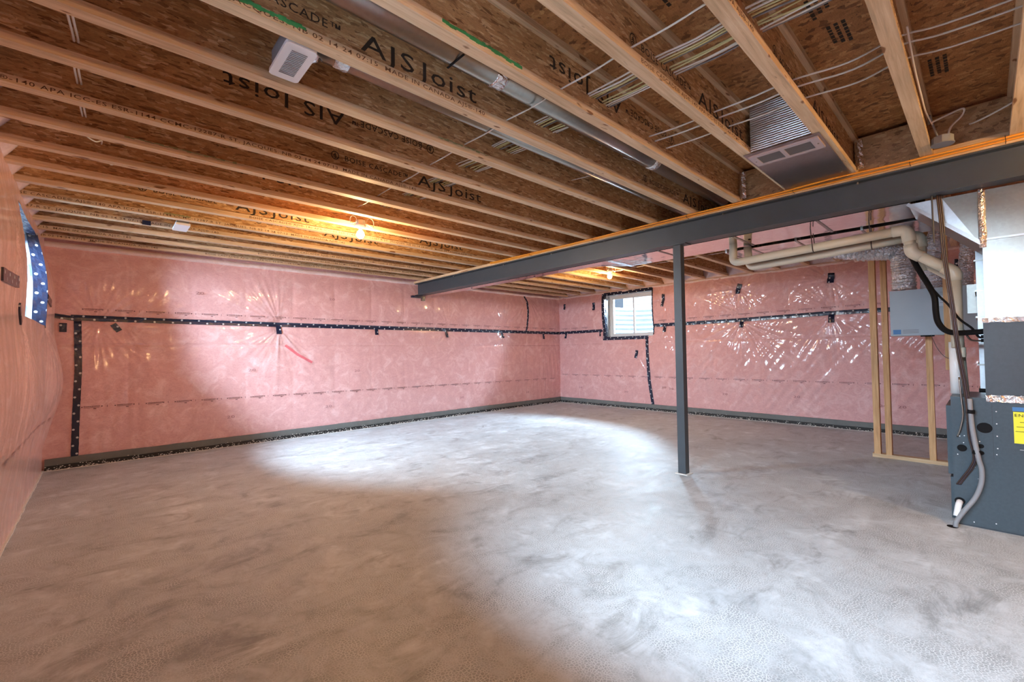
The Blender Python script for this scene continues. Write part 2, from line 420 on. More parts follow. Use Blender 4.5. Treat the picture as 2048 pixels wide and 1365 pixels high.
def struct(name, me, parent=None, **pr):
    o = link(name, me, parent, **pr)
    if parent is None: o['kind'] = 'structure'
    return o

_txt = {}
def text_mesh(s, mat):
    key = (s, mat.name)
    if key not in _txt:
        cu = bpy.data.curves.new('lettering', 'FONT'); cu.body = s; cu.size = 1; cu.resolution_u = 2; cu.extrude = 0.0
        cu.offset = 0.004; cu.space_character = 1.12
        ob = bpy.data.objects.new('lettering', cu); COL.objects.link(ob)
        me = bpy.data.meshes.new_from_object(ob)
        bpy.data.objects.remove(ob); bpy.data.curves.remove(cu)
        me.materials.clear(); me.materials.append(mat)
        n = len(me.vertices); co = np.zeros(n*3, dtype=np.float32); me.vertices.foreach_get('co', co)
        co = co.reshape(-1, 3); co[:, 0] -= co[:, 0].min(); w = float(co[:, 0].max())
        me.vertices.foreach_set('co', co.ravel()); me.update()
        _txt[key] = (me, w)
    return _txt[key]
def lettering(s, mat, parent, pos, width, height, axis, flip=False, name='printed_lettering', spin=0.0):
    """text of given total width whose capitals are `height` tall; axis says which way it faces"""
    me, w = text_mesh(s, mat)
    o = link(name, me, parent)
    sx = width/w; sy = height/0.70
    if axis == '-y': R = Matrix(((1, 0, 0), (0, 0, -1), (0, 1, 0)))
    elif axis == '-x': R = Matrix(((0, 0, -1), (-1, 0, 0), (0, 1, 0)))
    elif axis == '-z': R = Matrix(((1, 0, 0), (0, -1, 0), (0, 0, -1)))
    R = R.to_4x4()
    if flip: R = R @ Matrix.Rotation(math.pi, 4, 'Z')
    if spin: R = R @ Matrix.Rotation(spin, 4, 'Z')
    T = Matrix.Translation(Vector(pos)-origin(parent))
    o.matrix_local = T @ R @ Matrix.Diagonal((sx, sy, 1, 1))
    return o

# ------------------------------------------------------------------ walls: insulation behind puckered clear poly
def ss(x, a, b):
    t = np.clip((x-a)/(b-a), 0, 1); return t*t*(3-2*t)
def puckers(U, V, pts):
    h = np.zeros_like(U)
    for i, (u0, v0, A, Lr, a0, a1) in enumerate(pts):
        r = np.hypot(U-u0, V-v0)+1e-6; th = np.arctan2(V-v0, U-u0)
        rg = np.random.RandomState(i*13+5); f = np.zeros_like(U)
        for n in (15, 25, 37):
            f += (1-np.abs(np.sin(0.5*n*th+rg.rand()*6.28+1.5*np.sin(th*2+rg.rand()*6)))**0.45)*rg.uniform(.6, 1.3)
        mid = math.radians((a0+a1)/2); half = math.radians((a1-a0)/2)
        d = np.abs((th-mid+np.pi) % (2*np.pi)-np.pi)
        win = 1-ss(d, half*0.7, half*1.1+0.05)
        env = np.exp(-r/Lr)*ss(r, 0.0, 0.10)
        h += 0.95*A*f*win*env - 0.016*np.exp(-(r/0.09)**2)
    return h
def smooth_noise(U, V, seed, scale, aniso=1.0):
    rg = np.random.RandomState(seed); h = np.zeros_like(U)
    for i in range(14):
        k = scale*rg.uniform(.5, 1.8); a = rg.rand()*6.28
        h += np.sin(k*(np.cos(a)*U + np.sin(a)*V*aniso)+rg.rand()*6.28)
    return h/14
PA = [(-.02, 1.63, .010, .32, -170, 170), (.22, 1.60, .010, .38, -80, 60), (1.9, 1.60, .016, .42, -170, -15), (1.9, 1.66, .012, .5, 85, 160),
      (3.41, 1.60, .008, .22, -165, -10), (4.83, 1.60, .011, .26, -170, -5), (4.83, 1.75, .010, .25, 20, 160), (6.25, 1.60, .012, .30, -170, -10),
      (6.25, 1.75, .012, .30, 10, 170), (7.85, 1.60, .012, .30, -170, -10), (3.9, 1.8, .008, .25, 10, 170), (7.0, 2.45, .012, .45, -150, -30), (7.95, 2.2, .012, .4, -140, -40)]
PB = [(6.79, 2.26, .010, .30, -180, 180), (5.94, 2.20, .008, .22, -180, 180), (6.79, 1.60, .011, .30, -170, -10), (4.9, 1.15, .013, .35, -180, 180),
      (4.26, 2.17, .010, .30, -180, 180), (4.28, 1.66, .016, .40, -175, -5), (2.87, 2.24, .014, .30, -180, 180), (2.86, 1.68, .018, .50, -175, 0),
      (2.86, 1.80, .014, .40, 10, 170), (1.57, 2.25, .014, .34, -180, 180), (1.58, 1.72, .016, .50, -175, -5), (1.58, 1.80, .012, .3, 10, 170), (.21, 2.25, .012, .3, -180, 180)]
PL = [(4.3, 1.95, .008, .3, -180, 180), (6.2, 1.5, .008, .3, -170, 20), (2.5, 1.7, .008, .4, -180, 180), (4.7, 1.45, .010, .5, -170, -20)]
def hA(U, V):
    prof = 0.030*np.sin(np.pi*np.clip((V-.1)/1.5, 0, 1)) + 0.045*np.sin(np.pi*np.clip((V-1.66)/.84, 0, 1))**.8
    studs = 0.5+0.5*np.abs(np.sin(np.pi*(U-.25)/.61))**.5
    h = prof*(.55+.45*studs) + 0.010*smooth_noise(U, V, 3, 7) + 0.004*smooth_noise(U, V, 9, 30, .35)
    h += 0.006*smooth_noise(U, V*0.12, 21, 55)*np.exp(-((U-.1)/.5)**2) + 0.006*smooth_noise(U, V*0.12, 22, 60)*np.exp(-((U-7.7)/.6)**2)
    h -= 0.010*np.exp(-((V-1.365)/.012)**2)
    h += puckers(U, V, PA) - 0.012*np.exp(-((V-1.655)/.03)**2)
    return h + 0.012
def hB(U, V):
    prof = 0.030*np.sin(np.pi*np.clip((V-.1)/1.5, 0, 1)) + 0.045*np.sin(np.pi*np.clip((V-1.70)/.80, 0, 1))**.8
    h = prof*(.6+.4*np.abs(np.sin(np.pi*(U-.3)/.61))**.5) + 0.010*smooth_noise(U, V, 13, 7) + 0.004*smooth_noise(U, V, 19, 30, .35)
    h += 0.007*smooth_noise(U+V*.7, V*0.10, 23, 45)
    h -= 0.010*np.exp(-((V-1.375)/.012)**2)
    h += puckers(U, V, PB) - 0.010*np.exp(-((V-tapeBz(U))/.03)**2)
    return h + 0.012
def tapeBz(U): return 1.655 + np.clip((5.0-U)*.02, 0, .07)
def hL(U, V):
    far = ss(U, 5.6, 6.6)
    h = (0.085+0.075*far)*np.exp(-((V-.98)/.52)**2) + (0.055+.03*far)*np.exp(-((V-1.9)/.42)**2)
    h *= ss(V, 0.0, 0.45)
    h -= 0.015*ss(V, 2.15, 2.5)
    h *= ss(7.02-U, 0.0, 0.22)
    h += 0.012*smooth_noise(U, V, 31, 5) + 0.003*smooth_noise(U, V*0.12, 33, 38) + puckers(U, V, PL)
    return h
def wall_grid(name, f, u0, u1, v0, v1, res, to_world, holes=(), mat=None):
    nu = int(round((u1-u0)/res)); nv = int(round((v1-v0)/res))
    us = np.linspace(u0, u1, nu+1); vs = np.linspace(v0, v1, nv+1)
    for (a, b, c, d) in holes:      # snap grid lines onto the opening's edges
        for e in (a, b): us[np.argmin(abs(us-e))] = e
        for e in (c, d): vs[np.argmin(abs(vs-e))] = e
    U, V = np.meshgrid(us, vs, indexing='ij')
    Hh = f(U, V); P = to_world(U, V, Hh).reshape(-1, 3)
    i, j = np.meshgrid(np.arange(nu), np.arange(nv), indexing='ij')
    keep = np.ones(i.shape, bool); cu = (us[:-1]+us[1:])/2; cv = (vs[:-1]+vs[1:])/2
    for (a, b, c, d) in holes:
        keep &= ~((cu[:, None] > a) & (cu[:, None] < b) & (cv[None, :] > c) & (cv[None, :] < d))
    i = i[keep]; j = j[keep]; st = nv+1
    Fq = np.stack([i*st+j, (i+1)*st+j, (i+1)*st+j+1, i*st+j+1], 1)
    me = bpy.data.meshes.new(name)
    me.vertices.add(len(P)); me.vertices.foreach_set('co', P.astype(np.float32).ravel())
    me.loops.add(Fq.size); me.loops.foreach_set('vertex_index', Fq.astype(np.int32).ravel())
    me.polygons.add(len(Fq)); me.polygons.foreach_set('loop_start', np.arange(0, Fq.size, 4, dtype=np.int32))
    me.polygons.foreach_set('use_smooth', np.ones(len(Fq), bool))
    me.materials.append(mat or M['pink']); me.update(calc_edges=True); me.validate(); return me
toA = lambda U, V, h: np.stack([U, YA-h, V], -1)
toB = lambda U, V, h: np.stack([XB-h, U, V], -1)
toL = lambda U, V, h: np.stack([XL+h, U, V], -1)
WB = (4.52, 5.66, 1.50, 2.41)      # far window opening on the right wall: y0, y1, z0, z1
WL = (4.80, 6.10, 1.53, 2.38)      # side window opening on the left wall
WN = (-0.55, 1.75, 1.53, 2.38)      # the nearer side window, left of the frame
wallA = struct('wall_back', wall_grid('wall_back', hA, XL, XB, 0.0, 2.5, 0.0125, toA))
wallB = struct('wall_right', wall_grid('wall_right', hB, YF, YA, 0.0, 2.5, 0.0135, toB, [WB]))
wallL = struct('wall_left', wall_grid('wall_left', hL, YF, YA, 0.0, 2.52, 0.016, toL, [WL, WN], M['pink_left']))
mb = MB().box(XL-.2, XB+.2, YF-.2, YF, 0, 2.5)
wallF = struct('wall_front', mb.mesh('wall_front', M['pink']))
# outer shells behind the insulation so no light leaks
mb = MB().box(XL-.4, XB+.4, YA+.06, YA+.35, -.2, 2.84)
part('foundation_wall', mb, M['concrete'], wallA)
mb = MB()
for (a, b, c, d) in ((YF-.2, WB[0], -.2, 2.84), (WB[1], YA+.06, -.2, 2.84), (WB[0], WB[1], -.2, WB[2]), (WB[0], WB[1], WB[3], 2.84)):
    mb.box(XB+.10, XB+.36, a, b, c, d)
part('foundation_wall', mb, M['concrete'], wallB)
mb = MB()
for (a, b, c, d) in ((YF-.2, WN[0], -.2, 2.84), (WN[1], WL[0], -.2, 2.84), (WL[1], YA+.06, -.2, 2.84), (WL[0], WL[1], -.2, WL[2]), (WL[0], WL[1], WL[3], 2.84), (WN[0], WN[1], -.2, WN[2]), (WN[0], WN[1], WN[3], 2.84)):
    mb.box(XL-.40, XL-.16, a, b, c, d)
part('foundation_wall', mb, M['concrete'], wallL)

# floor slab
floor = struct('floor', MB().box(XL-.4, XB+.4, YF-.2, YA+.35, -.15, 0).mesh('floor', M['concrete']))
# subfloor panels as the ceiling
ceil = struct('ceiling', MB().box(XL-.4, XB+.4, YF-.2, YA+.35, 2.825, 2.85).mesh('ceiling', M['osb_floor']))
ys = [YF-.2+1.22*i for i in range(10)]
for i in range(9):
    off = -0.4 if i % 2 else -1.6
    for j in range(5):
        x0 = max(XL-.4, off+j*2.44); x1 = min(XB+.4, off+(j+1)*2.44-.004)
        if x1-x0 < .1: continue
        y1 = min(ys[i]+1.216, YA+.35)
        if y1-ys[i] < .1: continue
        z = 2.8 + rnd.uniform(0, .0015)
        part('subfloor_panel', MB().box(x0, x1, ys[i], y1, z, 2.824), M['osb_floor'], ceil)

for cx, cy, n_, rot in ((3.35, .10, 7, 0), (2.62, .42, 6, 0), (2.35, .45, 5, 0), (1.72, .88, 6, 0), (1.1, 1.27, 6, 0)):
    mq = MB()
    for r_ in range(3):
        x = cx
        for _ in range(n_):
            w = rnd.uniform(.012, .035); mq.box(x, x+w, cy+r_*.030, cy+r_*.030+.016, 2.7992, 2.8002); x += w+.008
    part('printed_marks', mq, M['ink'], ceil, kind='stuff')

# baseboards: grey foam strip over black mastic with a white dust line
def base_strip(name, wall, ax, a, b):
    def bx(d0, d1, z0, z1):
        m = MB(); n = 70
        for i in range(n):
            t0 = a+(b-a)*i/n; t1 = a+(b-a)*(i+1)/n
            if ax == 'A': m.box(t0, t1, YA-d1-rnd.uniform(0, .004), YA-d0, z0, z1+rnd.uniform(-.002, .002))
            elif ax == 'B': m.box(XB-d1-rnd.uniform(0, .004), XB-d0, t0, t1, z0, z1+rnd.uniform(-.002, .002))
            else: m.box(XL+d0, XL+d1+rnd.uniform(0, .004), t0, t1, z0, z1+rnd.uniform(-.002, .002))
        return m
    o = struct(name, bx(-.05, .040, .045, .125).mesh(name, M['gasket']))
    part('mastic_bead', bx(-.05, .052, 0, .05), M['black_tar'], o)
    # crumbs of pale parging on the mastic
    m = MB()
    for _ in range(900):
        t = rnd.uniform(a, b); z = abs(rnd.gauss(0, .022)); s = rnd.uniform(.002, .007)
        if z > .06: continue
        if ax == 'A': m.box(t, t+s*2, YA-.057-s*.5, YA-.050, z, z+s)
        elif ax == 'B': m.box(XB-.057-s*.5, XB-.050, t, t+s*2, z, z+s)
        else: m.box(XL+.050, XL+.057+s*.5, t, t+s*2, z, z+s)
    part('parging_crumbs', m, M['dust'], o, kind='stuff')
    m = MB(); n = 90
    for i in range(n):
        t0 = a+(b-a)*i/n; t1 = a+(b-a)*(i+1)/n; w = rnd.uniform(.010, .022)
        if ax == 'A': m.box(t0, t1, YA-.056-w, YA-.05, 0, .004)
        elif ax == 'B': m.box(XB-.056-w, XB-.05, t0, t1, 0, .004)
        else: m.box(XL+.0, XL+.012+w, t0, t1, 0, .004)
    part('dust_line', m, M['dust'], o)
    return o
base_strip('baseboard_back', wallA, 'A', XL+.02, XB)
base_strip('baseboard_right', wallB, 'B', YF, YA-.05)
# the left wall's poly runs right to the slab
mb = MB(); n = 80
for i in range(n):
    t0 = YF+(YA-YF)*i/n; t1 = YF+(YA-YF)*(i+1)/n
    mb.box(XL-.02, XL+rnd.uniform(.008, .016), t0, t1, 0, .006)
struct('trim_1', mb.mesh('trim_1', M['dust']))

# sill plate band under poly, top of the back wall
def wavy_band(ax, a, b, z0, z1, d):
    m = MB(); n = 220
    for i in range(n+1):
        t = a+(b-a)*i/n
        for (dd, z) in ((-.02, z0), (d+.008*math.sin(t*9)+.004*math.sin(t*31), z0+.004*math.sin(t*13)), (d+.006*math.sin(t*7+1), z1), (-.02, z1)):
            m.v.append((t, YA-dd, z) if ax == 'A' else (XB-dd, t, z))
    m.f += [(i*4+j, i*4+j+1, (i+1)*4+j+1, (i+1)*4+j) for i in range(n) for j in range(3)]
    return m
struct('trim_2', wavy_band('A', XL, XB, 2.445, 2.50, .05).mesh('trim_2', M['pillow'], smooth=True))
struct('trim_3', wavy_band('B', YF, YA, 2.455, 2.50, .03).mesh('trim_3', M['pillow'], smooth=True))
part('insulation_batt', MB().box(XL, XB, YA-.02, YA+.05, 2.49, 2.8), M['pink'], wallA)

# insulation pillows stuffed between the joist ends
def pillow(cx, dx, y0, y1, z0, z1, depth, seed):
    m = MB(); nu, nv = 10, 10; rg = random.Random(seed)
    ph = rg.uniform(0, 6)
    for i in range(nu+1):
        for j in range(nv+1):
            u = i/nu; v = j/nv
            b = (math.sin(math.pi*u)**.5)*(math.sin(math.pi*(0.12+0.76*v))**.6)
            d = depth*(.05+1.25*v)*(math.sin(math.pi*(.06+.88*u))**.35) + .010*math.sin(9*u+ph)*math.sin(7*v+ph)
            m.v.append((cx+dx*d, y0+(y1-y0)*u, z0+(z1-z0)*v))
    m.f += [(i*(nv+1)+j, (i+1)*(nv+1)+j, (i+1)*(nv+1)+j+1, i*(nv+1)+j+1) for i in range(nu) for j in range(nv)]
    return m
for k in range(-12, 13):
    y0 = jy(k)+.004; y1 = min(jy(k+1)-.004, YA)
    if y1 < YF: continue
    if k >= -2: part('insulation_batt', pillow(XL-.03, 1, y0, y1, 2.50, 2.80, .22, k), M['pillow'], wallL, smooth=True)
    if k >= -5: part('insulation_batt', pillow(XB+.0, -1, y0, y1, 2.49, 2.80, .12, 40+k), M['pillow'], wallB, smooth=True)
part('rim_board', MB().box(XL-.2, XL-.05, YF, YA, 2.5, 2.8), M['osb_block'], wallL)
part('rim_board', MB().box(XB+.02, XB+.12, YF, YA, 2.5, 2.8), M['osb_block'], wallB)
part('rim_board', MB().box(XL-.2, XB+.2, YF-.2, YF-.05, 2.5, 2.8), M['osb_block'], wallF)

# ------------------------------------------------------------------ tapes on the walls
def tape(wall, ax, pts, w, name='seam_tape', lift=.006, mat='tape'):
    """strip following polyline pts (u,v) on wall ax, width w"""
    f = {'A': hA, 'B': hB, 'L': hL}[ax]; tw = {'A': toA, 'B': toB, 'L': toL}[ax]
    P = [Vector((p[0], p[1])) for p in pts]; dens = []
    for a, b in zip(P[:-1], P[1:]):
        n = max(2, int((b-a).length/.025)); dens += [a+(b-a)*i/n for i in range(n)]
    dens.append(P[-1]); m = MB(); s = rnd.uniform(0, .1); rows = 5; uv = []
    UU = []; VV = []
    for i, p in enumerate(dens):
        t = (dens[min(i+1, len(dens)-1)]-dens[max(i-1, 0)]).normalized(); nn = Vector((-t.y, t.x))
        if i: s += (dens[i]-dens[i-1]).length
        ww = w/2*(1+rnd.uniform(-.04, .04))
        for j in range(rows):
            q = p+nn*ww*(j/(rows-1)*2-1); UU.append(q.x); VV.append(q.y); uv.append((s, ww*(j/(rows-1)*2-1)))
    UU = np.array(UU); VV = np.array(VV); hh = f(UU, VV)
    h2 = hh.reshape(-1, rows); h2 = np.maximum(h2, h2.mean(1, keepdims=True)); hh = h2.ravel()
    front = tw(UU, VV, hh+lift); back = tw(UU, VV, hh-.01)
    n = len(dens); m.v = [tuple(p) for p in front]+[tuple(p) for p in back]; m.uv = uv+uv; N_ = n*rows
    m.f = [(i*rows+j, i*rows+j+1, (i+1)*rows+j+1, (i+1)*rows+j) for i in range(n-1) for j in range(rows-1)]
    for j in (0, rows-1): m.f += [(i*rows+j, (i+1)*rows+j, N_+(i+1)*rows+j, N_+i*rows+j) for i in range(n-1)]
    for i in (0, n-1): m.f += [(i*rows+j, i*rows+j+1, N_+i*rows+j+1, N_+i*rows+j) for j in range(rows-1)]
    return part(name, m, M[mat], wall, smooth=False)
TW = .062
tape(wallA, 'A', [(XL+.02, 1.70), (-.22, 1.665), (-.15, 1.65)], TW*.8)
tape(wallA, 'A', [(-.24, 1.675), (.6, 1.665), (2.0, 1.66), (4.0, 1.655), (6.0, 1.652), (XB-.015, 1.645)], TW)
tape(wallA, 'A', [(-.185, 1.66), (-.175, 1.1), (-.19, .6), (-.20, .11)], TW)
tape(wallA, 'A', [(6.90, 2.46), (6.97, 2.33), (6.985, 2.1), (6.96, 1.66)], TW*.7)
for (u, v, ang, l, w) in [(-.30, 1.56, -90, .10, .06), (.14, 1.57, -55, .10, .06), (1.9, 1.585, -90, .12, .065), (3.41, 1.585, -90, .10, .055), (4.83, 1.57, -80, .12, .05),
                          (6.25, 1.57, -70, .12, .05), (7.52, 1.56, -88, .12, .05), (4.0, 2.20, 0, .20, .03)]:
    if (u, v) == (4.0, 2.20): continue
    a = math.radians(ang); d = Vector((math.cos(a), math.sin(a)))*l/2
    tape(wallA, 'A', [(u-d.x, v-d.y), (u+d.x, v+d.y)], w, 'tape_patch', .012)
tape(wallB, 'B', [(YA-.02, 1.65), (6.3, 1.65), (5.74, 1.655)], TW)
tape(wallB, 'B', [(4.50, 1.70), (3.0, 1.705), (1.6, 1.73), (.6, 1.73), (YF, 1.73)], TW)
tape(wallB, 'B', [(4.66, 1.50), (4.65, 1.2), (4.62, .6), (4.56, .12), (4.53, .04)], TW)
for (u, v, ang, l, w) in [(6.79, 2.26, -88, .13, .05), (5.94, 2.20, -90, .17, .06), (6.79, 1.58, -88, .13, .05), (5.80, 1.58, -88, .10, .03), (4.9, 1.13, -80, .16, .06),
                          (4.27, 2.24, -86, .13, .06), (4.29, 2.12, -80, .12, .05), (4.28, 1.62, -88, .12, .06), (2.87, 2.28, -70, .10, .075), (2.89, 2.20, -88, .08, .07), (2.86, 1.64, -88, .13, .06),
                          (1.56, 2.29, -86, .09, .08), (1.57, 2.22, -88, .07, .08), (1.58, 1.65, -88, .13, .075), (.21, 2.25, -88, .15, .07)]:
    a = math.radians(ang); d = Vector((math.cos(a), math.sin(a)))*l/2
    tape(wallB, 'B', [(u-d.x, v-d.y), (u+d.x, v+d.y)], w, 'tape_patch', .012)
tape(wallL, 'L', [(3.62, 1.68), (4.22, 1.71)], .075, 'tape_patch', .010)
tape(wallL, 'L', [(6.12, 1.80), (6.35, 1.765)], .07, 'tape_patch', .010)
tape(wallL, 'L', [(4.38, 1.58), (4.46, 1.46)], .05, 'tape_patch', .010)
# tape under the beam pocket
part('tape_patch', MB().box(4.04, 4.31, 6.90, 6.99, 2.205, 2.243).box(4.24, 4.30, 6.895, 6.985, 2.16, 2.21), M['tape'], wallA)
# small marker strip at the seam
tape(wallA, 'A', [(1.98, 1.36), (2.15, 1.22), (2.35, 1.10)], .035, 'red_strip', .004, 'red_mark')

# printed rows on the poly: one mark every 27 cm
def print_row(wall, ax, a, b, z0, z1, pitch=.28):
    f = {'A': hA, 'B': hB, 'L': hL}[ax]; tw = {'A': toA, 'B': toB, 'L': toL}[ax]
    m = MB(); n = int(abs(b-a)/pitch); sg = 1 if b > a else -1
    def quad(u0, u1, v0, v1):
        k = max(1, int(abs(u1-u0)/.03))
        for i in range(k):
            p = np.array([u0+(u1-u0)*i/k, u0+(u1-u0)*(i+1)/k]); U = np.array([p[0], p[1], p[1], p[0]]); V = np.array([v0, v0, v1, v1])
            h = f(U, V)+.0035; P = tw(U, V, h); m.add([tuple(q) for q in P], [(0, 1, 2, 3)])
    for i in range(n):
        u = a+sg*i*pitch; z = z0+(z1-z0)*i/max(1, n-1)
        x = u
        quad(u, u+sg*.012, z-.004, z+.008)
        x = u+sg*.02
        while abs(x-u) < .155:
            w = rnd.uniform(.006, .014); quad(x, x+sg*w, z+.002, z+.010); x += sg*(w+.003)
        quad(u+sg*.02, u+sg*.15, z-.010, z-.006)
        quad(u+sg*.165, u+sg*.178, z-.004, z+.008)
        quad(u+sg*.10, u+sg*.125, z-.026, z-.018)
        quad(u+sg*.215, u+sg*.219, z-.012, z+.012)
    return part('printed_marks', m, M['ink_grey'], wall, kind='stuff')
print_row(wallA, 'A', XL+.30, XB-.1, .66, .58)
print_row(wallA, 'A', XL+.30, XB-.1, 1.77, 1.745)
print_row(wallB, 'B', YA-.1, 0, .665, .69, .30)
print_row(wallB, 'B', YA-.1, 5.8, 1.74, 1.74, .30)
print_row(wallB, 'B', 4.4, .2, 1.79, 1.83, .30)
print_row(wallL, 'L', 2.0, 6.9, .62, .62, .30)
# faint size marks on the batts
for u, v in [(1.25, .38), (2.55, .40), (5.1, .33), (6.9, .3), (3.0, .93), (1.5, 1.0), (2.6, 2.06), (.9, 2.02)]:
    lettering('20', M['faint_ink'], wallA, (u, YA-float(hA(np.array([u+.04]), np.array([v+.02]))[0])-.016, v), .09, .035, '-y')
for u, v in [(6.4, .36), (5.2, .33), (4.35, .46), (4.2, .44), (3.2, .40), (2.1, .42), (1.05, .36), (.85, .36)]:
    lettering('20', M['faint_ink'], wallB, (XB-float(hB(np.array([u-.04]), np.array([v+.02]))[0])-.016, u, v), .09, .035, '-x')

# ------------------------------------------------------------------ joists
W_FL = 'BOISE CASCADE\u00ae AJS\u00ae-140 APA ICC-ES ESR-1144 CCMC-12287-R ST. JACQUES. NB 02 14 24 07:15  MADE IN CANADA AJS\u00ae-140'
W_FL2 = W_FL.replace('07:15', '07:13')
ZB0, ZB1, ZT0, ZT1 = H, H+.038, 2.762, 2.799
def joist_meshes(x0, x1):
    return (MB().box(x0, x1, -FW/2, FW/2, ZB0, ZB1).mesh('bottom_flange', M['flange']),
            MB().box(x0, x1, -.005, .005, ZB1-.002, ZT0+.002).mesh('web', M['osb_web']),
            MB().box(x0, x1, -FW/2, FW/2, ZT0, ZT1).mesh('top_flange', M['flange']))
LM = joist_meshes(XL-.04, 4.185); RM = joist_meshes(4.19, XB+.02)
# x where the flange print ends, per joist of the left bay
PRINT_END = {-3: [(1.95, W_FL)], -2: [(4.4, W_FL)], 0: [(1.53, W_FL)], 3: [(1.83, W_FL2)], 7: [(3.65, W_FL)], 8: [(2.09, W_FL2)], 9: [(.91, W_FL)], 11: [(.24, W_FL), (4.1, W_FL2)], 10: [(4.35, W_FL)], 12: [(.5, W_FL), (3.6, W_FL2)], -4: [(4.0, W_FL)]}
TW_ = 2.63
LAB = {0: 'wooden I-joist with green paint over its printed flange, beside the white vent grille',
       -1: 'wooden I-joist with a green paint stroke, beside the round metal duct',
       -2: 'wooden I-joist with yellow-lit flange that reaches the left edge of the ceiling register',
       -3: 'wooden I-joist with yellow-lit printed flange along the right edge of the ceiling register',
       -4: 'wooden I-joist carrying the round junction box, left of the joist in the top right corner',
       -5: 'wooden I-joist cut off by the top right corner of the photo',
       1: 'wooden I-joist without flange print, just behind the white vent grille',
       3: 'wooden I-joist with large dark flange print, third behind the white vent grille',
       2: 'wooden I-joist with upside-down dark lettering on its web, second behind the vent grille'}
def leaf_logo(parent, x, y, z, s=.028, flip=False):
    m = MB(); seg = 18; g = -1 if flip else 1
    vs = []
    for j in range(seg):
        a = 2*math.pi*j/seg
        for r in (s, s*.80): vs.append((x+r*math.cos(a)*.95, y, z+r*math.sin(a)))
    m.add(vs, [(2*j, 2*((j+1) % seg), 2*((j+1) % seg)+1, 2*j+1) for j in range(seg)])
    t = .10*s
    m.add([(x-t, y, z-g*s*.7), (x+t, y, z-g*s*.7), (x+t, y, z+g*s*.6), (x-t, y, z+g*s*.6)], [(0, 1, 2, 3)])
    for q, w in ((-.35, .55), (0, .5), (.3, .32)):
        for sx in (-1, 1):
            zc = z+g*s*q
            m.add([(x, y, zc+g*s*.16), (x, y, zc), (x+sx*s*w, y, zc-g*s*.28), (x+sx*s*w, y, zc-g*s*.14)], [(0, 1, 2, 3)])
    part('printed_emblem', m, M['ink'], parent)
def web_print(o, k, x, flip=False, mirror=False):
    """tree emblem + BOISE CASCADE + AJS Joist from x on, along the web of joist k"""
    y = jy(k)-.0062
    if not flip:
        leaf_logo(o, x, y, 2.615, .030)
        lettering('BOISE CASCADE\u2122', M['ink'], o, (x+.07, y, 2.595), .50, .036, '-y')
        lettering('AJS', M['ink'], o, (x+.66, y, 2.572), .27, .085, '-y')
        lettering('Joist', M['ink'], o, (x+.955, y, 2.572), .36, .085, '-y')
    else:
        leaf_logo(o, x, y, 2.675, .032, True)
        lettering('BOISE CASCADE\u2122', M['ink'], o, (x-.07, y, 2.70), .50, .040, '-y', flip=True)
        lettering('AJS', M['ink'], o, (x-.42-.2, y, 2.705), .24, .085, '-y', flip=True)
        lettering('Joist', M['ink'], o, (x-.92, y, 2.705), .34, .085, '-y', flip=True)
for k in range(-6, 13):
    n = 12-k
    lab = LAB.get(k, f'wooden I-joist, {ORD[n]} from the back wall, left of the steel beam')
    o = thing('floor_joist', lab, 'joist', (0, jy(k), 0), 'floor joists left of the steel beam')
    for nm, me in zip(('bottom_flange', 'web', 'top_flange'), LM): link(nm, me, o)
    for xe, s in PRINT_END.get(k, []):
        lettering(s, M['ink_brown'], o, (xe-TW_, yn(k)-.0012, H+.009), TW_, .020, '-y')
    if k == 0: web_print(o, k, .18); web_print(o, k, 3.25)
    if k == 2: web_print(o, k, 1.72, True)
    if k == 3: web_print(o, k, 1.20)
    if k == -2: web_print(o, k, 1.75)
    if k == -3: web_print(o, k, 2.32)
    if k == 7: web_print(o, k, .25); web_print(o, k, 2.2)
    if k == 8: web_print(o, k, 1.2, False)
    if k == 5: web_print(o, k, 1.9, True)
    if k == -1: web_print(o, k, 2.9, True)
    def paint(x0, x1, z0, z1):
        m = MB(); n_ = 26
        for i in range(n_):
            a = x0+(x1-x0)*i/n_; b = x0+(x1-x0)*(i+1)/n_
            m.box(a, b, yn(k)-.0016, yn(k)+.001, z0+rnd.uniform(-.004, .004), z1+rnd.uniform(-.004, .003))
        part('paint_stroke', m, M['green'] if k in (-1, 0) else M['moss'], o, label='green paint stroke' if k in (-1, 0) else 'faded green paint stroke')
    if k == -1: paint(.98, 1.42, H+.022, H+.037)
    if k == 0: paint(.22, .60, H+.020, H+.037)
    if k == 8: paint(.42, .62, H+.026, H+.037)
    if k in (1, 4): paint(.1 if k == 4 else 1.5, .7 if k == 4 else 1.9, H+.030, H+.037)
for k in range(-4, 13):
    n = 12-k
    o = thing('floor_joist', f'wooden I-joist, {ORD[n]} from the back wall, beyond the steel beam', 'joist', (0, jy(k), 0), 'floor joists beyond the steel beam')
    for nm, me in zip(('bottom_flange', 'web', 'top_flange'), RM): link(nm, me, o)
# blocking over the beam
for k, lab in ((-5, 'OSB blocking panel over the beam behind the round junction box, cable through it'),
               (-4, 'OSB blocking panel over the beam between register joist and junction box joist'),
               (-3, 'OSB blocking panel over the beam behind the grey sheet-metal panning'),
               (-2, 'OSB blocking panel over the beam beside the hanging foil strip')):
    solo('joist_blocking', MB().box(4.15, 4.18, jy(k)+.012, jy(k+1)-.012, 2.5, 2.775), M['osb_block'], lab, 'blocking', 'blocking panels over the beam')
solo('blocking_ledger', MB().box(4.09, 4.149, jy(-5)+.034, jy(-4)-.034, 2.502, 2.53), M['plate'], 'short wood cleat on the beam plate near the junction box', 'cleat')

